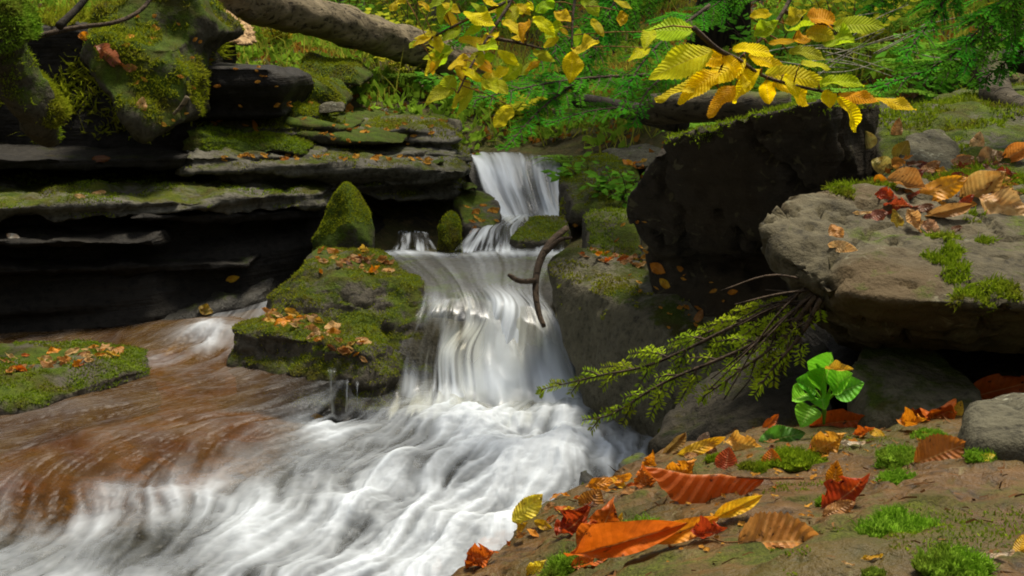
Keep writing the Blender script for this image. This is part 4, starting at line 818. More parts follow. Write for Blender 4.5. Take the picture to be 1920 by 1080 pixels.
# bed of the rapids: pool above a small sill, mounds of broken water below the fall
sy = np.interp(WX, sl[:, 0], sl[:, 1])
WZ = .055 * sstep(-.22, .26, WY - sy + .05 * fbm(wp * 4, 2, 83).reshape(shp)) + .035 * BLOB(PX, PY, [(390, 640, 120, 25, 1.5)])
WZ = WZ + BLOB(PX, PY, [(930, 850, 150, 35, .04), (1060, 850, 90, 40, .03), (760, 860, 90, 22, .03), (640, 930, 120, 20, .03), (830, 960, 120, 25, .04), (500, 1040, 200, 25, .03), (270, 915, 140, 14, .025)])
WZ = WZ + BLOB(PX, PY, [(930, 770, 170, 40, 1.)]) * (.05 * fbm(wp * 8, 4, 77).reshape(shp) + .012)
WZ = WZ - .05 * sstep(2.9, 2.0, WY) + (.008 * l3 + .004 * l2 + .0015 * l1 + .006 * iso) * np.clip(.25 + foamB, .2, 1.1)
wm = mesh_np('water', np.stack([WX, WY, WZ], -1).reshape(-1, 3), grid_faces(len(wx), len(wy)))
add_attr(wm, 'foam', foam.ravel()); add_attr(wm, 'ripple', (.5 * l2 + .5 * l1 + .4 * iso).ravel()); add_attr(wm, 'amber', amber_at(WX, WY).ravel())
tag(link('water', wm, mat_water), kind='structure')
def sheet(name, rows, nu, nv, foam_fn, mat, fx=60, wob=.01, seed=0, kind='structure', label=None, gaps=.85, fade=.05, hole=None):
    """rows: polylines (lists of (px,py,d)) from upstream to foot, resampled to a sheet; u across, v along the flow"""
    Rr = [spline([P(*q) for q in r], nu) for r in rows]; G = np.empty((nv, nu, 3))
    for j in range(nu):
        col = spline([r[j] for r in Rr], nv); G[:, j] = [tuple(q) for q in col]
    v, u = np.meshgrid(np.linspace(0, 1, nv), np.linspace(0, 1, nu), indexing='ij')
    q = np.stack([u.ravel() * fx, v.ravel() * 2.0, u.ravel() * 0 + seed], -1)
    s1 = fbm(q, 2, seed).reshape(u.shape) * 1.8; s2 = fbm(q * np.array([.28, .9, 1]), 3, seed + 5).reshape(u.shape) * 1.8
    qb = np.stack([u.ravel() * fx * .16, v.ravel() * 1.1, u.ravel() * 0 + seed + 3.3], -1); s3 = fbm(qb, 3, seed + 21).reshape(u.shape) * 2.0
    fl_ = sstep(.35, .7, v)
    G[:, :, 1] -= wob * 1.6 * s3 * fl_
    G[:, :, 1] -= wob * (s1 * .35 + s2) ; G[:, :, 2] += wob * .4 * s2
    f = foam_fn(u, v, s1, s2, *to_px(G[:, :, 0], G[:, :, 1], G[:, :, 2])); f = np.clip(f * (1 + .55 * s3 * fl_), 0, .95)
    me = mesh_np(name, G.reshape(-1, 3), grid_faces(nu, nv)); add_attr(me, 'foam', f.ravel()); add_attr(me, 'ripple', (s1 * .6 + s2 * .5).ravel())
    hl = hole(s1, s2, *to_px(G[:, :, 0], G[:, :, 1], G[:, :, 2])) if hole else 0
    add_attr(me, 'thin', np.clip(hl + 1 - np.minimum(sstep(0, .05, u + .02 * s2), sstep(0, .05, 1 - u + .02 * s2)) * sstep(0, fade, v) * sstep(0, .10, 1 - v + .05 * s1) * (1 - gaps * fl_ * sstep(.05, .55, -s3 - .35 * s1) * (1 - sstep(.8, 1, v))), 0, 1).ravel())
    return tag(link(name, me, mat), label, kind=kind)
def f_main(u, v, s1, s2, X, Y):
    fall = sstep(.45, .6, v); X = X + 9 * s2
    b = BLOB(X, Y, [(935, 570, 40, 26, .7), (960, 650, 75, 70, 1.1), (815, 580, 14, 28, .8), (838, 680, 26, 60, .85), (905, 700, 60, 60, .9), (1035, 660, 40, 60, .5), (760, 700, 9, 60, .55), (787, 690, 8, 70, .35), (1000, 750, 110, 28, 1.0), (850, 752, 120, 24, .95), (890, 640, 18, 60, .35), (900, 505, 60, 30, .12), (960, 470, 200, 9, .9), (770, 470, 90, 6, .6), (1060, 720, 40, 40, .5), (868, 640, 9, 55, -.55), (812, 650, 8, 60, -.6), (903, 588, 12, 26, -.4), (985, 600, 10, 40, -.35), (775, 650, 9, 50, -.4), (930, 690, 7, 40, -.35), (1015, 690, 8, 40, -.35)])
    return b * .80 + (.03 + .20 * np.clip(b, 0, .8)) * s1 + .22 * s2 * np.clip(b + .12, 0, .6) + .03 + .07 * fall * (s1 > .3) * s1 + .55 * sstep(.72, .9, v)
sheet('main_waterfall', [[(680, 474, 4.80), (760, 466, 4.88), (850, 472, 4.8), (940, 463, 4.88), (1080, 470, 4.82)], [(720, 490, 4.5), (870, 492, 4.5), (1045, 500, 4.45)], [(775, 530, 4.16), (890, 530, 4.18), (1020, 545, 4.12)], [(768, 574, 3.98), (828, 558, 3.97), (885, 572, 4.02), (935, 551, 3.97), (990, 572, 4.0), (1042, 588, 3.93)],
    [(750, 612, 3.88), (830, 588, 3.85), (885, 612, 3.93), (940, 578, 3.85), (1000, 606, 3.88), (1064, 628, 3.80)], [(742, 665, 3.74), (885, 660, 3.76), (1080, 690, 3.70)], [(730, 738, 3.63), (890, 730, 3.62), (1098, 750, 3.60)], [(718, 768, 3.52), (890, 762, 3.50), (1110, 785, 3.48)], [(705, 790, 3.42), (890, 790, 3.36), (1120, 812, 3.38)]],
    260, 150, f_main, mat_fallwater, 46, .016, 3, hole=lambda s1, s2, X, Y: np.clip(1 - sstep(770, 835, X + 14 * s2), 0, 1) * sstep(505, 560, Y) * (1 - sstep(725, 755, Y)) * sstep(-.55, .25, -s1 + .25))
def f_veil(u, v, s1, s2, X, Y): return BLOB(X, Y, [(940, 640, 60, 70, .55), (1010, 690, 50, 60, .55), (835, 660, 22, 70, .5), (890, 720, 120, 40, .7), (1060, 740, 50, 40, .5), (765, 720, 14, 40, .3)]) + .12 * s1 + .2 * s2 - .08
sheet('waterfall_veil', [[(800, 565, 3.95), (890, 558, 3.96), (1030, 580, 3.90)], [(775, 600, 3.82), (890, 588, 3.83), (1050, 620, 3.77)], [(745, 665, 3.69), (890, 655, 3.69), (1078, 690, 3.65)], [(735, 735, 3.57), (890, 730, 3.55), (1100, 750, 3.54)], [(715, 772, 3.44), (890, 775, 3.40), (1120, 795, 3.40)]], 160, 110, f_veil, mat_fallwater, 20, .03, 57, gaps=1.)
def f_up(u, v, s1, s2, X, Y):
    b = .45 + .75 * np.exp(-((Y - (310 + (X - 895) * .78)) / 26) ** 2) + .4 * sstep(.6, .9, v)
    return (b + .05) * sstep(.05, .35, v) + .20 * s1 + .15 * s2 - .05
sheet('upper_waterfall', [[(850, 286, 6.9), (960, 286, 6.9), (1040, 288, 6.9)], [(872, 290, 6.35), (970, 287, 6.35), (1052, 300, 6.3)], [(888, 312, 6.1), (975, 312, 6.1), (1055, 330, 6.05)], [(902, 352, 5.9), (985, 352, 5.9), (1060, 368, 5.85)], [(932, 396, 5.72), (1000, 398, 5.72), (1075, 402, 5.7)], [(950, 418, 5.5), (1005, 418, 5.5), (1075, 420, 5.5)]], 140, 90, f_up, mat_fallwater, 24, .02, 11, gaps=.45)
def f_mid(u, v, s1, s2, X, Y): return .25 + .30 * s1 + .2 * s2 + .3 * sstep(.8, 1, v)
sheet('middle_cascade', [[(930, 402, 5.65), (985, 402, 5.65), (1040, 405, 5.6)], [(890, 425, 5.3), (960, 425, 5.3), (1050, 430, 5.3)], [(868, 450, 5.02), (960, 448, 5.02), (1068, 455, 5.0)], [(850, 474, 4.84), (960, 474, 4.84), (1075, 474, 4.84)]], 120, 60, f_mid, mat_fallwater, 40, .012, 17)
def f_spl(u, v, s1, s2, X, Y): return .12 + .35 * s1 + .2 * s2
sheet('side_spout', [[(748, 434, 5.3), (775, 432, 5.3), (800, 436, 5.3)], [(744, 445, 5.15), (775, 442, 5.15), (808, 446, 5.15)], [(735, 470, 4.95), (775, 470, 4.95), (820, 470, 4.95)]], 50, 30, f_spl, mat_fallwater, 18, .015, 21)
def f_tr(u, v, s1, s2, X, Y): return (.36 + .25 * s1 + .2 * s2) * np.sin(np.pi * np.clip(u, .02, .98)) ** 1.5 * (.6 + .6 * v)
for xa, wd, y0, y1, sd in ((622, 8, 692, 772, 31), (650, 4, 712, 772, 32), (669, 4, 716, 768, 33)):
    ds = [h_[0].y for h_ in (hit(xa, yy) for yy in range(y0, y1 - 10, 8)) if h_[0] is not None]; d0 = min(ds) - .012; dt = (hit(xa, y0 - 6)[0] or Vector((0, d0, 0))).y - .006
    sheet('water_trickle', [[(xa - wd * 1.3, y0 - 5, max(dt, d0)), (xa, y0 - 6, max(dt, d0)), (xa + wd * 1.3, y0 - 5, max(dt, d0))], [(xa - wd, y0 + 6, d0), (xa, y0 + 6, d0 - .004), (xa + wd, y0 + 6, d0)], [(xa - wd * .6, (y0 + y1) / 2, d0 - .015), (xa, (y0 + y1) / 2, d0 - .02), (xa + wd * .6, (y0 + y1) / 2, d0 - .015)], [(xa - wd, y1, d0 - .02), (xa, y1 + 4, d0 - .03), (xa + wd, y1, d0 - .02)]], 16, 40, f_tr, mat_fallwater, 5, .003, sd, gaps=.9, fade=.6)
def f_side(u, v, s1, s2, X, Y): return .02 + .12 * s1 + .1 * s2 + .7 * sstep(.78, 1, v) * (.6 + .5 * s2)
sheet('side_stream', [[(400, 560, 4.75), (470, 548, 4.8), (560, 545, 4.8)], [(350, 592, 4.42), (430, 588, 4.4), (530, 600, 4.3)], [(330, 628, 4.22), (390, 622, 4.2), (470, 640, 4.1)], [(300, 668, 4.02), (380, 660, 4.0), (470, 668, 4.0)]], 90, 60, f_side, mat_water, 30, .008, 41)

# ---------------------------------------------------------------- logs, roots, twigs
def tube_thing(name, pts, r0, r1, mat, label, cat, n=40, k=18, rough=.12, seed=0, flat=None):
    c_ = spline([P(*q) if not isinstance(q, Vector) else q for q in pts], n); t = Tubes(); t.add(c_, [r0 + (r1 - r0) * i / (n - 1) for i in range(n)], k)
    org = c_[0]; me = t.build(name, org); co = np.array([v.co for v in me.vertices]); me.update()
    nn = np.array([v.normal for v in me.vertices]); d = rough * r0 * (fbm((co + 3 * seed) * np.array([5, 14, 14]), 4, seed) + .6 * fbm((co + seed) * 3, 2, seed + 2))
    me.vertices.foreach_set('co', (co + nn * d[:, None]).astype(np.float32).ravel()); me.update()
    o = link(name, me, mat); o.location = org; return tag(o, label, cat)
tube_thing('fallen_log', [(250, -75, 6.0), (400, -14, 6.3), (560, 26, 6.7), (720, 72, 7.1), (900, 128, 7.6)], .125, .115, mat_wood, 'weathered grey log with patches of moss spanning the top left', 'log', 90, 28, .22, 1)
rock('broken_stump', 'splintered orange tan stump under the left end of the log', 'stump',
    [back([(338, 12, 5.9), (395, 14, 6.0), (462, 58, 6.0), (468, 84, 5.9), (425, 82, 5.8), (350, 42, 5.8)], .22, .02)], mat_broken, .012, 1, .02, 8, .012, 30, 51)
tube_thing('fallen_branch', [(1070, 186, 4.5), (1150, 202, 4.4), (1280, 232, 4.1)], .032, .04, mat_bark, 'dark thin fallen branch behind the hemlock sprays', 'branch', 30, 10, .2, 2)
tube_thing('fallen_log', [(1215, 205, 3.95), (1330, 200, 3.85), (1480, 206, 3.75)], .048, .06, mat_oldlog, 'short grey log lying on top of the dark slab', 'log', 40, 18, .25, 3)
tube_thing('tree_root', [(1838, 108, 3.7), (1862, 140, 3.6), (1875, 190, 3.45), (1960, 225, 3.3), (2050, 235, 3.2)], .04, .05, mat_oldlog, 'broken mossy root above the mossy bank at the right edge', 'root', 40, 14, .3, 4)
tube_thing('tree_root', [(1850, 118, 3.75), (1905, 112, 3.7), (1990, 135, 3.6)], .03, .045, mat_bark, 'dark brown root at the top right edge', 'root', 30, 12, .3, 5)
tube_thing('bare_twig', [(60, 70, 4.3), (140, 52, 4.4), (215, 42, 4.5), (265, 18, 4.6), (300, -30, 4.7)], .010, .007, mat_twig, 'curved bare grey twig at upper left', 'twig', 30, 7, .2, 6)
tube_thing('bare_twig', [(110, 50, 4.2), (150, 10, 4.3), (190, -40, 4.4)], .014, .010, mat_bark, 'dark upright twig at the top left corner', 'twig', 20, 7, .2, 7)
tube_thing('bare_twig', [(325, 215, 4.6), (340, 200, 4.6), (352, 182, 4.6)], .007, .010, mat_wood, 'short pale stub at the foot of the moss mound', 'twig', 12, 7, .4, 8)
rt_ = tube_thing('mossy_root', [(-60, -120, 3.7), (-30, 30, 3.75), (20, 130, 3.8), (70, 215, 3.85), (90, 260, 3.95)], .11, .05, mat_pyr, 'dark mossy root leaning down at the left edge', 'root', 50, 16, .35, 9)
moss_on(rt_, 16000, mat_moss, .005, .018, .0035, .1, .3, .7, 65)
kn = rock('moss_mound', 'glowing green moss knob at the top left corner', 'moss mound', [back([(-60, 10, 3.6), (10, 0, 3.6), (44, 40, 3.62), (40, 85, 3.6), (-10, 100, 3.55), (-60, 90, 3.55)], .16, .02)], mat_pyr, .012, 4, .02, 8, 0, 1, 52)
moss_on(kn, 14000, mat_moss_bright, .006, .02, .0035, -.6, .3, .6, 61)
k2 = rock('moss_mound', 'tongue of green moss hanging at the far left', 'moss mound', [back([(38, 130, 3.85), (70, 150, 3.85), (108, 215, 3.82), (95, 245, 3.8), (60, 232, 3.78), (35, 180, 3.82)], .12)], mat_pyr, .012, 4, .02, 8, 0, 1, 53)
moss_on(k2, 9000, mat_moss_far, .006, .022, .0035, -.4, .3, .6, 62)
# dead branch caught in the main fall
br = empty('dead_branch', P(1000, 560, 3.66), 'forked dead branch caught upright at the lip of the main waterfall', 'branch')
def part(parent, name, me_fn, mat):
    o = link(name, me_fn(parent.location), mat, parent); return o
t = Tubes(); t.add(spline([P(1062, 428, 3.95), P(1035, 452, 3.85), P(1012, 490, 3.75), P(1004, 540, 3.66), P(1010, 585, 3.60), P(1020, 612, 3.56)], 24), [.014 - .008 * abs(i / 23 - .3) for i in range(24)], 9); part(br, 'stem', lambda q: t.build('stem', q), mat_twig)
t2 = Tubes(); t2.add(spline([P(953, 515, 3.70), P(975, 527, 3.68), P(1006, 526, 3.66)], 12), [.006, .008, .009, .009, .009, .009, .009, .009, .01, .01, .01, .01], 7); part(br, 'fork', lambda q: t2.build('fork', q), mat_twig)
t3 = Tubes(); t3.add(spline([P(1018, 478, 3.78), P(1050, 450, 3.8), P(1072, 446, 3.82)], 8), [.010, .010, .009, .008, .008, .007, .006, .005], 7); part(br, 'fork', lambda q: t3.build('fork', q), mat_twig)

# ---------------------------------------------------------------- conifer boughs
def needles_along(B, pts, nl, step, wid, rnd, up=Vector((0, 0, 1))):
    """flat double rank of needles; B collects quads"""
    for i in range(len(pts) - 1):
        a, b = pts[i], pts[i + 1]; d = b - a; L = d.length
        if L < 1e-5: continue
        d = d / L; s = d.cross(up); s = s.normalized() if s.length > 1e-3 else Vector((1, 0, 0)); n_ = max(1, int(L / step))
        for k in range(n_):
            p = a + d * (L * (k + rnd.random()) / n_)
            for sg in (-1, 1):
                v = (s * sg * (.85 + .2 * rnd.random()) + d * (.55 + .3 * rnd.random()) + up * rnd.uniform(-.18, .3)).normalized() * nl * rnd.uniform(.7, 1.15)
                wv = d.cross(v).cross(v).normalized() * wid * .5
                B.append((p, p + v * .55 + wv, p + v, p + v * .55 - wv))
def quads_mesh(name, B, org):
    V = np.array([[tuple(q - org) for q in f] for f in B]).reshape(-1, 3); return mesh_np(name, V, np.arange(len(V)).reshape(-1, 4), False)
def bough(name, label, cat, pts, side, mat, nl=.013, step=.005, wid=.0028, spacing=.035, droop=.12, seed=0, group=None, bare=0., fwd=1., sub=True, upv=Vector((0, 0, 1)), r0=.006):
    rnd = random.Random(seed); main = spline([P(*q) for q in pts], 40); org = main[0].copy()
    root = empty(name, org, label, cat, group); st = Tubes(); st.add(main, [r0 * (1 - .8 * i / 39) for i in range(40)], 6)
    tot = sum((main[i + 1] - main[i]).length for i in range(39)); acc = 0; nxt = tot * .08; sg = 1; B0 = []
    needles_along(B0, main[int(10 + 20 * bare):], nl, step, wid, rnd, upv)
    for i in range(39):
        d = main[i + 1] - main[i]; acc += d.length
        if acc < nxt: continue
        nxt = acc + spacing * rnd.uniform(.7, 1.2); sg = -sg; f = acc / tot; d.normalize(); s = d.cross(upv).normalized()
        L = side * (1.08 - f) ** .7 * rnd.uniform(.65, 1.1) * (min(1, f / .15) if f < .15 else 1)
        tw = []; p = main[i].copy(); v = (s * sg * 1. + d * fwd * rnd.uniform(.7, 1.2) + upv * rnd.uniform(-.15, .2)).normalized(); nseg = 8
        for k in range(nseg + 1):
            tw.append(p.copy()); v = (v + Vector((0, 0, -droop / nseg * 1.5)) + d * .05 + Vector((rnd.uniform(-1, 1), rnd.uniform(-1, 1), rnd.uniform(-1, 1))) * .05).normalized(); p = p + v * L / nseg
        B = []; tt = Tubes(); tt.add(tw, [r0 * .45 * (1 - .7 * k / nseg) for k in range(nseg + 1)], 4)
        k0 = int(nseg * bare * rnd.uniform(.4, 1.2) * (1 - f)); needles_along(B, tw[k0:], nl, step, wid, rnd, upv)
        if sub:
            for k in range(1, nseg):
                dd = (tw[k + 1] - tw[k]).normalized(); s2 = dd.cross(upv).normalized()
                for g in (-1, 1):
                    l2_ = L * .38 * (1 - k / nseg) * rnd.uniform(.5, 1.1)
                    if l2_ < nl * .8: continue
                    vv = (s2 * g * .8 + dd * .9 + upv * rnd.uniform(-.2, .15)).normalized(); q0 = tw[k]; q1 = q0 + vv * l2_ * .5; q2 = q1 + (vv + Vector((0, 0, -droop))).normalized() * l2_ * .5
                    tt.add([q0, q1, q2], [r0 * .25, r0 * .2, r0 * .12], 3)
                    if k >= k0: needles_along(B, [q0, q1, q2], nl * .9, step, wid, rnd, upv)
        sp = link('side_twig', tt.build('side_twig', org), mat_twig, root)
        if B: link('needles', quads_mesh('needles', B, org), mat, sp)
    link('stem', st.build('stem', org), mat_twig, root)
    if B0: link('needles', quads_mesh('needles', B0, org), mat, root)
    return root
UPV = Vector((.1, -.45, .9)).normalized()
for i, (pts, sl_, lab) in enumerate([
    ([(1190, -70, 3.4), (1140, 30, 3.3), (1095, 140, 3.2)], .16, 'bright green hemlock bough hanging from the top centre'),
    ([(1060, -60, 3.5), (1045, 40, 3.4), (1040, 120, 3.3)], .13, 'hemlock bough among the yellow green leaves at top centre'),
    ([(1330, 10, 3.7), (1240, 80, 3.5), (1190, 140, 3.4), (1165, 210, 3.3)], .17, 'shaded hemlock bough left of the yellow beech leaves'),
    ([(1210, 140, 3.6), (1070, 150, 3.4), (940, 175, 3.2), (855, 200, 3.1)], .17, 'hemlock bough reaching level to the left above the upper fall'),
    ([(1110, 135, 3.5), (1020, 200, 3.3), (945, 280, 3.1)], .12, 'hemlock bough drooping toward the upper fall'),
    ([(1010, -60, 3.8), (930, 30, 3.6), (850, 85, 3.5)], .15, 'hemlock bough behind the highest yellow green leaves'),
    ([(1280, 120, 3.7), (1215, 170, 3.5), (1185, 235, 3.4)], .12, 'small dark hemlock bough above the fallen branch'),
    ([(1150, 20, 3.6), (1060, 80, 3.5), (985, 140, 3.4)], .14, 'hemlock bough crossing behind the centre beech leaves'),
    ([(1990, -70, 2.9), (1860, 50, 2.9), (1740, 130, 2.9), (1635, 165, 2.9)], .20, 'long hemlock bough sweeping down from the top right corner'),
    ([(1990, 20, 3.1), (1860, 85, 3.0), (1750, 150, 3.0)], .17, 'second hemlock bough below the long one at top right'),
    ([(1820, -70, 3.2), (1750, 30, 3.2), (1690, 115, 3.1)], .15, 'hemlock bough hanging left of the long one at top right'),
    ([(1990, 70, 3.0), (1910, 100, 3.0), (1825, 165, 3.0)], .12, 'short hemlock bough low at the right edge'),
    ([(1930, -60, 2.8), (1870, 20, 2.8), (1800, 90, 2.8)], .15, 'hemlock bough at the very top of the right corner'),
    ([(960, -70, 4.2), (900, 20, 4.1), (830, 60, 4.0)], .18, 'farther hemlock bough at the top left of the beech leaves'), ([(1250, -60, 4.2), (1170, 20, 4.1), (1110, 90, 4.0), (1060, 120, 3.9)], .2, 'farther hemlock bough filling the gap behind the centre leaves'),
    ([(1180, 200, 4.0), (1100, 210, 3.9), (1020, 235, 3.8)], .13, 'low hemlock bough just above the fallen branch'), ([(1420, -60, 4.6), (1340, 10, 4.5), (1260, 50, 4.4)], .2, 'dim hemlock bough in front of the dark trunk'), ([(1700, -60, 4.0), (1640, 10, 4.0), (1590, 60, 4.0)], .16, 'hemlock bough above the ferns'), ([(990, 140, 3.6), (930, 150, 3.5), (860, 140, 3.4)], .12, 'hemlock tip behind the lowest centre leaves')]):
    bough('hemlock_bough', lab, 'hemlock bough', pts, sl_, mat_needle, seed=300 + i, group='hemlock boughs hanging from above', upv=UPV, nl=.019, wid=.0055, step=.0042, spacing=.024)
for i, (pts, sl_, lab) in enumerate([
    ([(1535, 535, 2.12), (1400, 600, 2.2), (1230, 680, 2.3), (1120, 705, 2.35), (1008, 732, 2.4)], .15, 'longest drooping spruce branch reaching over the white water'),
    ([(1530, 545, 2.1), (1420, 640, 2.15), (1250, 715, 2.2), (1150, 775, 2.25), (1092, 788, 2.28)], .14, 'lower spruce branch drooping to the edge of the foam'),
    ([(1525, 540, 2.12), (1460, 580, 2.2), (1360, 610, 2.3), (1255, 655, 2.4)], .13, 'upper spruce branch against the grey green boulder'),
    ([(1530, 555, 2.08), (1460, 640, 2.1), (1380, 700, 2.12), (1310, 750, 2.15)], .09, 'short spruce branch hanging in front of the dark bank rock'),
    ([(1540, 560, 2.06), (1500, 630, 2.06), (1450, 690, 2.06), (1415, 740, 2.05)], .07, 'sparse brown spruce branch hanging nearest the green plant')]):
    bough('spruce_branch', lab, 'spruce branch', pts, sl_, mat_spruce, seed=400 + i, group='spruce branches drooping from under the boulder', upv=Vector((-.1, -.75, .65)).normalized(), nl=.015, wid=.0036, step=.0045, spacing=.034, droop=.35, bare=.45, fwd=1.2, r0=.0055)
t = Tubes(); rt = random.Random(5)
tw_ = empty('bare_twig', P(1530, 540, 2.1), 'tangle of fine bare twigs under the left end of the grey boulder', 'twig')
for k in range(16):
    a = P(1540 + rt.uniform(-15, 25), 530 + rt.uniform(-10, 60), 2.1); e = P(rt.uniform(1330, 1480), rt.uniform(530, 760), rt.uniform(2.05, 2.25)); mdp = (a + e) / 2 + Vector((0, 0, rt.uniform(0, .04)))
    t = Tubes(); t.add(spline([a, mdp, e], 10), [.003 - .0002 * j for j in range(10)], 4); link('stem', t.build('stem', tw_.location), mat_twig, tw_)

# ---------------------------------------------------------------- beech branches with yellow leaves
def beech(name, label, twigs, leaves, group=None, seed=0, r=.004, spread=.10):
    rnd = random.Random(seed); tw = [spline([P(*q) for q in p], 24) for p in twigs]; org = tw[0][0].copy(); root = empty(name, org, label, 'beech branch', group)
    for p in tw:
        t = Tubes(); t.add(p, [r * (1 - .6 * i / 23) for i in range(24)], 6); link('twig', t.build('twig', org), mat_twig if len(p) else None, root)
    allp = [q for p in tw for q in p]
    for (bx, by, tx, ty, d, colr, kind) in leaves:
        # the leaf base sits at the nearest twig's own distance
        dirb = ray(bx, by).normalized(); near = min(allp, key=lambda q: (q - CAM - dirb * (q - CAM).dot(dirb)).length)
        dd = near.y if d is None else d
        a = P(bx, by, dd); b = P(tx, ty, dd - rnd.uniform(-.3, 1.) * spread * .5); L = (b - a).length
        toc = (CAM - a).normalized(); nrm = (Vector((rnd.uniform(-.3, .3), -.1, .75)) + toc * rnd.uniform(.35, .9)).normalized()
        o = link('leaf', lv(kind)); o.color = (*[q * rnd.uniform(.85, 1.12) for q in colr], 1)
        if not o.data.materials: o.data.materials.append(mat_leaf)
        o.material_slots[0].link = 'OBJECT'; o.material_slots[0].material = mat_fresh
        o.parent = root; orient(o, a, b - a, nrm, L * 1.04, rnd.uniform(-.25, .25)); o.matrix_local = Matrix.Translation(-org) @ o.matrix_basis
        if (near - a).length > .004:
            t = Tubes(); t.add([near - org, (near + a) / 2 - org + Vector((0, 0, .004)), a - org], [.0013, .0011, .001], 4); link('petiole', t.build('petiole'), mat_stem, root)
    return root
Y1, Y2, Y3, G1, O1 = (1.0, .76, .004), (1.0, .60, .004), (.86, .74, .01), (.42, .60, .012), (.78, .42, .012)
beech('beech_branch', 'beech branch of glowing yellow leaves hanging across the upper right',
  [[(1520, -80, 1.75), (1470, 20, 1.7), (1430, 70, 1.66), (1385, 110, 1.62)], [(1300, 52, 1.55), (1345, 92, 1.58), (1385, 112, 1.62), (1440, 146, 1.6), (1545, 172, 1.56), (1640, 186, 1.54)], [(1470, 20, 1.7), (1520, 40, 1.72), (1570, 50, 1.72)]],
  [(1308, 58, 1208, 50, None, (.50, .72, .02), 'fresh'), (1222, 56, 1210, 76, None, (.62, .74, .02), 'fresh2'), (1340, 94, 1220, 134, None, (.66, .68, .02), 'fresh'), (1368, 100, 1285, 128, None, Y2, 'fresh3'), (1352, 132, 1268, 180, None, Y1, 'fresh2'), (1345, 142, 1230, 180, None, (.7, .66, .02), 'fresh3'),
   (1428, 128, 1362, 180, None, Y1, 'fresh2'), (1378, 160, 1328, 212, None, O1, 'fresh3'), (1436, 150, 1442, 194, None, Y1, 'wide'), (1398, 108, 1325, 152, None, Y1, 'fresh'), (1372, 92, 1450, 88, None, Y1, 'fresh2'), (1402, 104, 1478, 122, None, Y1, 'fresh'), (1432, 138, 1548, 146, None, (.72, .70, .02), 'fresh'), (1450, 150, 1535, 178, None, Y1, 'fresh2'),
   (1535, 158, 1616, 138, None, G1, 'fresh2'), (1552, 168, 1556, 202, None, Y1, 'wide'), (1572, 180, 1630, 240, None, Y1, 'fresh2'), (1570, 176, 1645, 186, None, O1, 'fresh3'), (1638, 184, 1716, 200, None, (.8, .62, .02), 'fresh3'), (1478, 96, 1548, 96, None, (.42, .48, .03), 'fresh2'), (1486, 78, 1524, 68, None, O1, 'wide'),
   (1414, 68, 1458, 40, None, G1, 'wide'), (1405, 32, 1450, 18, None, Y3, 'fresh2'), (1470, 42, 1512, 22, None, (.55, .45, .02), 'wide'), (1510, 34, 1584, 28, None, O1, 'fresh2'), (1476, 56, 1525, 44, None, G1, 'wide'), (1558, 50, 1655, 40, None, (.5, .52, .02), 'fresh'), (1440, 82, 1488, 72, None, O1, 'fresh'), (1355, 108, 1400, 140, None, Y1, 'fresh2'), (1500, 120, 1560, 118, None, (.5, .55, .02), 'fresh'), (1470, 140, 1500, 172, None, Y1, 'fresh2'), (1545, 70, 1600, 78, None, G1, 'wide'), (1510, 60, 1560, 62, None, (.6, .5, .02), 'fresh2'), (1395, 130, 1400, 170, None, Y1, 'fresh3')], seed=1)
rx_ = random.Random(77); EXTRA = []
for _k in range(34):
    ax, ay = rx_.uniform(780, 1120), rx_.uniform(-10, 150); aa = rx_.uniform(.3, 2.9); ll = rx_.uniform(28, 50)
    if ay < 150 - abs(ax - 900) * .3: EXTRA.append((ax, ay, ax - ll * math.cos(aa), ay + ll * math.sin(aa) * .8))
CL = [(905, 95, 878, 138), (870, 100, 866, 152), (850, 140, 830, 182), (882, 148, 846, 200), (892, 162, 848, 214), (832, 104, 788, 132), (852, 94, 793, 104), (932, 94, 972, 120), (898, 84, 932, 92), (962, 8, 898, 26), (868, 22, 926, 42), (828, 18, 862, 52), (998, 34, 1038, 52), (998, 94, 1037, 112), (1076, 95, 1068, 154), (1074, 92, 1122, 80), (1086, 52, 1080, 88), (1088, -4, 1128, 24), (1108, 36, 1132, 62), (960, 200, 928, 238), (1170, 22, 1164, 48), (858, 74, 922, 80), (986, 74, 958, 64), (1014, 114, 985, 130),
      (820, 60, 778, 70), (760, -4, 732, 20), (940, 40, 985, 56), (905, 48, 870, 62), (935, 60, 905, 74), (840, -8, 800, 8), (900, -6, 935, 12), (1040, 4, 1005, 22), (980, 120, 940, 150), (845, 165, 800, 182), (925, 130, 905, 165), (885, 110, 925, 128), (1000, 10, 965, 24), (1050, 70, 1015, 84), (865, 50, 830, 72), (1220, 90, 1180, 105), (1235, 60, 1210, 82), (1150, 0, 1185, 14), (780, 78, 768, 90), (912, 150, 950, 164)]
rl = random.Random(11); CC = [Y3, (.78, .62, .02), (.6, .6, .02), (.42, .52, .02), O1, (.8, .6, .02), G1, (.62, .5, .02)]
beech('beech_branch', 'beech branch of mixed yellow and lime leaves at the top centre',
  [[(1010, -90, 2.8), (960, 0, 2.7), (915, 70, 2.62), (880, 130, 2.55), (858, 175, 2.52)], [(960, 0, 2.7), (890, 30, 2.66), (830, 60, 2.62), (785, 85, 2.6)], [(1090, -60, 2.7), (1075, 20, 2.65), (1072, 90, 2.6)], [(915, 70, 2.62), (970, 80, 2.62), (1020, 92, 2.6)]],
  [(a, b, c_, d_, None, rl.choice(CC), rl.choice(('fresh', 'fresh2', 'fresh2', 'wide', 'fresh3'))) for a, b, c_, d_ in CL + EXTRA], seed=2, r=.005)

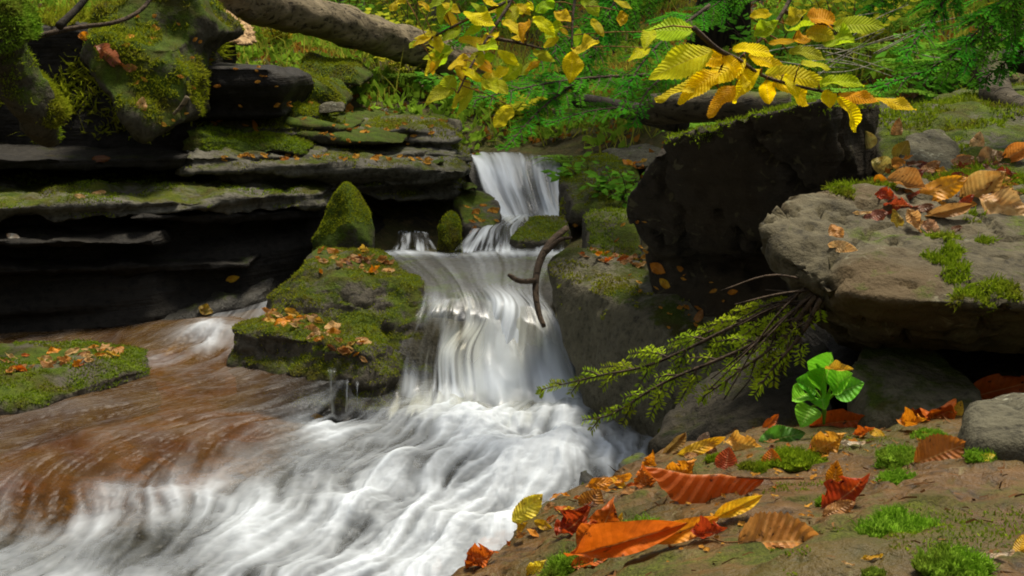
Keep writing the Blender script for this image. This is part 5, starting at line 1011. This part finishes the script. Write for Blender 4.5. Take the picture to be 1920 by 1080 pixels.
mat_dead = bark_mat('bleached_twig', (.36, .34, .27), (.18, .16, .11), scale=30)
for lab, x0, x1, y0, y1, d0, sd in (('bleached dead twigs tangled among the ferns at the upper right', 1520, 1710, 55, 130, 4.0, 1), ('bleached dead twigs lying above the dark slab', 1400, 1560, 90, 165, 4.2, 2)):
    rt = random.Random(sd + 40); root = empty('dead_twigs', P((x0 + x1) / 2, y1, d0), lab, 'twigs')
    for k in range(9):
        a = P(rt.uniform(x0, x1), rt.uniform(y0, y1), d0 + rt.uniform(-.2, .2)); an = rt.uniform(-.5, .9); e = a + Vector((math.cos(an) * .28, rt.uniform(-.1, .1), math.sin(an) * .16)); t = Tubes()
        t.add(spline([a, (a + e) / 2 + Vector((0, 0, rt.uniform(-.02, .03))), e], 9), [.0028 - .0002 * j for j in range(9)], 5); link('twig', t.build('twig', root.location), mat_dead, root)

# ---------------------------------------------------------------- the green plant under the boulder
pl = empty('green_plant', PZ(1545, 800, .50) if False else P(1545, 795, 1.86), 'small glossy green plant with rounded leaves under the grey boulder', 'plant')
for k, (bx, by, tx, ty, w_) in enumerate([(1545, 735, 1560, 660, 1.), (1545, 735, 1600, 700, .9), (1540, 740, 1492, 710, 1.), (1535, 745, 1548, 690, .8), (1530, 750, 1500, 802, 1.), (1545, 745, 1622, 718, 1.), (1540, 740, 1545, 770, .7), (1520, 735, 1484, 752, .7), (1550, 720, 1530, 668, .8)]):
    a, b = P(bx, by, 1.84), P(tx, ty, 1.78 + .02 * (k % 3)); o = link('leaf', lv('round')); o.color = (*[(.17, .52, .02), (.24, .62, .03), (.13, .46, .02)][k % 3], 1)
    if not o.data.materials: o.data.materials.append(mat_leaf)
    o.material_slots[0].link = 'OBJECT'; o.material_slots[0].material = mat_green; o.parent = pl
    m0 = a + (b - a) * .25; toc = (CAM - m0).normalized(); orient(o, m0, b - m0, (toc + Vector((.25 * ((k % 3) - 1), 0, .5))).normalized(), (b - m0).length * .98); o.matrix_local = Matrix.Translation(-pl.location) @ o.matrix_basis
    t = Tubes(); t.add(spline([pl.location, P(1545, 760, 1.85), m0], 8), [.0025] * 8, 5); link('stem', t.build('stem', pl.location), mat_fern, pl)
o = link('fallen_leaf', lv('roll')); o.color = (.60, .40, .03, 1); a, b = P(1545, 692, 1.77), P(1600, 698, 1.76); orient(o, a, b - a, Vector((0, -.6, .8)), (b - a).length); tag(o, 'ochre leaf lying across the top of the glossy green plant', 'leaf')

# ---------------------------------------------------------------- wood behind: trees, ferns, grass
def tree(x, y, h, r, label, bark, needle, lo, nb, lean=0., group='trees behind the stream', seed=0, blen=1.6, pale=False):
    rnd = random.Random(seed); z = float(terrain_z(np.array([x]), np.array([y]))[0]) - .1; root = empty('conifer_tree' if needle else 'sapling', (x, y, z), label, 'tree', group)
    t = Tubes(); n = 14; t.add([Vector((lean * (i / n) ** 1.3 * h + .05 * math.sin(i), .04 * math.cos(i * 1.7), h * i / n)) for i in range(n + 1)], [r * (1 - .85 * i / n) * (1.5 if i == 0 else 1) for i in range(n + 1)], 12); link('trunk', t.build('trunk'), bark, root)
    if needle:
        B = []; tw = Tubes()
        for k in range(nb):
            f = (k + rnd.random()) / nb; zz = lo + (h - lo) * f; az = rnd.uniform(0, 6.283); L = blen * (1 - f) ** .8 * rnd.uniform(.6, 1.1) + .2
            p = Vector((lean * (zz / h) ** 1.3 * h, 0, zz)); v = Vector((math.cos(az), math.sin(az), rnd.uniform(-.1, .25))); pts = []
            for j in range(7): pts.append(p.copy()); v = (v + Vector((0, 0, -.09))).normalized(); p = p + v * L / 6
            tw.add(pts, [.012, .010, .009, .007, .005, .004, .003], 4)
            for j in range(1, 7):
                dd = (pts[j] - pts[j - 1]).normalized(); s = dd.cross(Vector((0, 0, 1))).normalized()
                for g in (-1, 1):
                    for q in range(2):
                        a = pts[j - 1].lerp(pts[j], rnd.random()); l_ = L * .34 * (1.1 - j / 7) * rnd.uniform(.6, 1.2) + .06; e = a + (s * g + dd * .8 + Vector((0, 0, -.25))).normalized() * l_
                        needles_along(B, [a, (a + e) / 2, e], .05, .022, .014, rnd)
        c_ = link('crown', quads_mesh('crown', B, Vector()), needle, root); link('limbs', tw.build('limbs'), bark, c_)
    return root
tree(1.35, 7.4, 9, .16, 'thick dark conifer trunk behind the yellow beech leaves', mat_bark, mat_needle, 1.0, 70, .01, seed=1)
tree(-1.4, 12.0, 10, .14, 'dark conifer trunk far behind the fallen log', mat_bark, mat_needle, 1.2, 60, -.02, seed=2)
tree(.5, 12.5, 10, .13, 'conifer standing straight up the stream behind the centre leaves', mat_bark, mat_needle, .5, 80, 0, seed=3)
tree(3.6, 8.5, 9, .14, 'conifer on the right slope behind the ferns', mat_bark, mat_needle, .8, 70, .02, seed=4)
tree(-4.6, 9.0, 10, .16, 'conifer on the left slope beyond the moss mound', mat_bark, mat_needle, .8, 70, 0, seed=5)
tree(2.4, 13, 11, .15, 'distant conifer on the right side of the valley', mat_bark, mat_needle, .6, 70, 0, seed=6)
tree(-3.2, 14, 11, .15, 'distant conifer on the left side of the valley', mat_bark, mat_needle, .8, 70, 0, seed=7)
tree(-1.35, 8.6, 3.2, .022, 'pale slim sapling below the middle of the fallen log', mat_palebark, None, 0, 0, .08, 'pale saplings behind the log', 8)
tree(-1.22, 8.9, 3.4, .018, 'slimmer pale sapling just right of the other one', mat_palebark, None, 0, 0, .03, 'pale saplings behind the log', 9)
tree(-.75, 10.5, 4.0, .03, 'pale sapling behind the right end of the fallen log', mat_palebark, None, 0, 0, .02, 'pale saplings behind the log', 10)
def fern(px, py, d, L, label, seed):
    rnd = random.Random(seed); q = P(px, py, d); z = float(terrain_z(np.array([q.x]), np.array([q.y]))[0]); z = max(z, q.z - .25)
    root = empty('fern', (q.x, q.y, z), label, 'fern', 'ferns on the right slope')
    for k in range(9):
        az = k * .698 + rnd.uniform(-.2, .2); B = []; p = Vector(); v = Vector((math.cos(az) * .6, math.sin(az) * .6, 1)).normalized(); pts = []
        l_ = L * rnd.uniform(.75, 1.1)
        for j in range(15): pts.append(p.copy()); v = (v + Vector((math.cos(az) * .07, math.sin(az) * .07, -.115))).normalized(); p = p + v * l_ / 14
        for j in range(1, 14):
            dd = (pts[j + 1] - pts[j]).normalized(); s = dd.cross(Vector((0, 0, 1))).normalized(); pl_ = l_ * .24 * math.sin(math.pi * min(1, j / 14 + .12)) ** .8
            for g in (-1, 1):
                e = pts[j] + (s * g + dd * .35).normalized() * pl_; needles_along(B, [pts[j], (pts[j] + e) / 2 , e], pl_ * .16 + .004, .008, .008, rnd)
        t = Tubes(); t.add(pts, [.003 - .00015 * j for j in range(15)], 4); st = link('frond', t.build('frond'), mat_fern, root); link('leaflets', quads_mesh('leaflets', B, Vector()), mat_fern, st)
for i, (px, py, d, L, lab) in enumerate([(1480, 110, 4.6, .42, 'fern directly behind the yellow beech leaves'), (1600, 100, 4.4, .46, 'bright fern between the beech leaves and the right hemlock'), (1690, 120, 4.2, .4, 'fern behind the tip of the long hemlock bough'), (1560, 60, 5.4, .5, 'fern further up the slope behind the bright fern'), (1660, 50, 5.8, .5, 'high fern at the top right of the slope'), (1400, 150, 4.5, .34, 'low fern above the short grey log'),
        (1770, 90, 4.6, .45, 'fern in the shade of the top right hemlock'), (1500, 40, 6.2, .5, 'fern highest on the slope above the beech leaves'), (1620, 150, 3.9, .32, 'low fern just behind the top edge of the dark slab'), (1720, 60, 5.0, .5, 'fern between the two top right hemlock boughs'), (1440, 80, 5.2, .45, 'fern partly hidden by the yellow beech leaves'), (1350, 160, 4.9, .36, 'fern left of the short grey log'), (760, 190, 7.2, .4, 'fern on the far bank under the right end of the fallen log'), (1000, 215, 7.0, .36, 'fern up the stream above the upper fall'), (1130, 250, 5.9, .26, 'small fern on the bank right of the upper fall'), (1060, 262, 6.2, .24, 'smallest fern beside the lip of the upper fall')]):
    fern(px, py, d, L, lab, 500 + i)
def shrub(px, py, d, h, colr, label, seed):
    rnd = random.Random(seed); q = P(px, py, d); z = float(terrain_z(np.array([q.x]), np.array([q.y]))[0]) - .03; root = empty('shrub', (q.x, q.y, z), label, 'shrub', 'leafy shrubs in the undergrowth'); B = []; t = Tubes()
    for k in range(9):
        az = rnd.uniform(0, 6.28); v = Vector((math.cos(az) * .5, math.sin(az) * .5, 1)).normalized(); p = Vector(); pts = []
        for j in range(8): pts.append(p.copy()); v = (v + Vector((rnd.uniform(-.2, .2), rnd.uniform(-.2, .2), -.06))).normalized(); p = p + v * h * rnd.uniform(.8, 1.1) / 7
        t.add(pts, [.005 - .0005 * j for j in range(8)], 4)
        for j in range(2, 8):
            for g in range(4):
                a = rnd.uniform(0, 6.28); u_ = Vector((math.cos(a), math.sin(a), rnd.uniform(-.5, .4))).normalized(); L = rnd.uniform(.04, .075); sd_ = u_.cross(Vector((rnd.uniform(-.4, .4), -.6, .8))).normalized() * L * .27; b0 = pts[j] + u_ * .02
                B.append((b0, b0 + u_ * L * .45 + sd_, b0 + u_ * L, b0 + u_ * L * .45 - sd_))
    st = link('stem', t.build('stem'), mat_twig, root); link('foliage', quads_mesh('foliage', B, Vector()), colr, root)
mat_shY = needle_mat('yellowing_shrub', (.55, .48, .03), (.22, .28, .02), .45); mat_shG = needle_mat('green_shrub', (.16, .36, .03), (.06, .16, .015), .4)
for i, (px, py, d, h, cl, lab) in enumerate([(200, 20, 5.9, .5, mat_shY, 'yellowing shrub at the top of the left bank'), (300, 40, 6.2, .45, mat_shG, 'green shrub left of the splintered stump'), (120, 30, 5.6, .4, mat_shG, 'green shrub behind the curved bare twig'), (520, 90, 7.6, .45, mat_shY, 'yellowing shrub seen under the fallen log'), (620, 80, 8.4, .5, mat_shG, 'green shrub behind the pale saplings'), (700, 130, 7.8, .4, mat_shY, 'low yellowing shrub below the right half of the log'), (780, 150, 7.4, .4, mat_shY, 'yellowing shrub where the log meets the beech leaves'), (850, 200, 7.0, .32, mat_shG, 'small green shrub left of the stream above the upper fall'),
        (960, 250, 6.9, .26, mat_shY, 'tiny yellow shrub right over the lip of the upper fall'), (1110, 230, 5.6, .3, mat_shG, 'green shrub right of the upper fall under the fallen branch'), (1180, 240, 5.2, .28, mat_shG, 'green shrub against the back of the dark slab'), (650, 10, 9.5, .8, mat_shG, 'tall dim shrub above the middle of the log'), (780, 20, 9.2, .8, mat_shY, 'tall yellowing shrub behind the single hanging leaf'), (1600, 70, 5.6, .5, mat_shY, 'pale yellow shrub among the ferns at right'), (1460, 60, 6.0, .5, mat_shG, 'green shrub among the ferns behind the yellow beech branch'), (1780, 120, 4.4, .36, mat_shG, 'green shrub above the mossy bank at right'), (1890, 60, 5.0, .5, mat_shY, 'yellowing shrub at the top right corner')]):
    shrub(px, py, d, h, cl, lab, 700 + i)
def scatter_ground(n, x0, x1, y0, y1, seed, dens):
    r = np.random.default_rng(seed); X = r.uniform(x0, x1, n); Y = r.uniform(y0, y1, n); Z = terrain_z(X, Y); p = np.stack([X, Y, X * 0], -1)
    ch = (np.abs(X - (.1 + .03 * (Y - 6))) < .30) & (Y < 6.55); k = (fbm(p * dens, 3, seed) > -.12) & ~ch & (Z > .42); return np.stack([X, Y, Z], -1)[k]
q = scatter_ground(60000, -5, 6, 4.6, 15, 91, 1.1); up_ = np.tile([0, -.1, 1.], (len(q), 1))
tag(link('grass', blade_mesh('grass', q, up_, .05, .24, .007, .32, 92), mat_grass), 'long rough grass and weeds covering the banks', 'grass', kind='stuff')
q = scatter_ground(70000, -5, 6, 4.6, 15, 93, 1.6); up_ = np.tile([0, -.5, .7], (len(q), 1))
mat_under = needle_mat('undergrowth_leaf', (.24, .38, .03), (.10, .17, .015), .4)
tag(link('undergrowth', blade_mesh('undergrowth', q + np.array([0, 0, .05]), up_, .03, .08, .035, .6, 94), mat_under), 'low green undergrowth on the banks', 'undergrowth', kind='stuff')
q = scatter_ground(26000, -5, 6, 4.6, 13, 95, 2.4); up_ = np.tile([0, -.6, .5], (len(q), 1))
mat_lit = needle_mat('litter_leaf', (.42, .20, .03), (.22, .09, .02), .3)
tag(link('leaf_litter', blade_mesh('leaf_litter', q + np.array([0, 0, .02]), up_, .02, .06, .03, .8, 96), mat_lit), 'scattered dead leaves on the forest floor', 'leaf litter', kind='stuff')
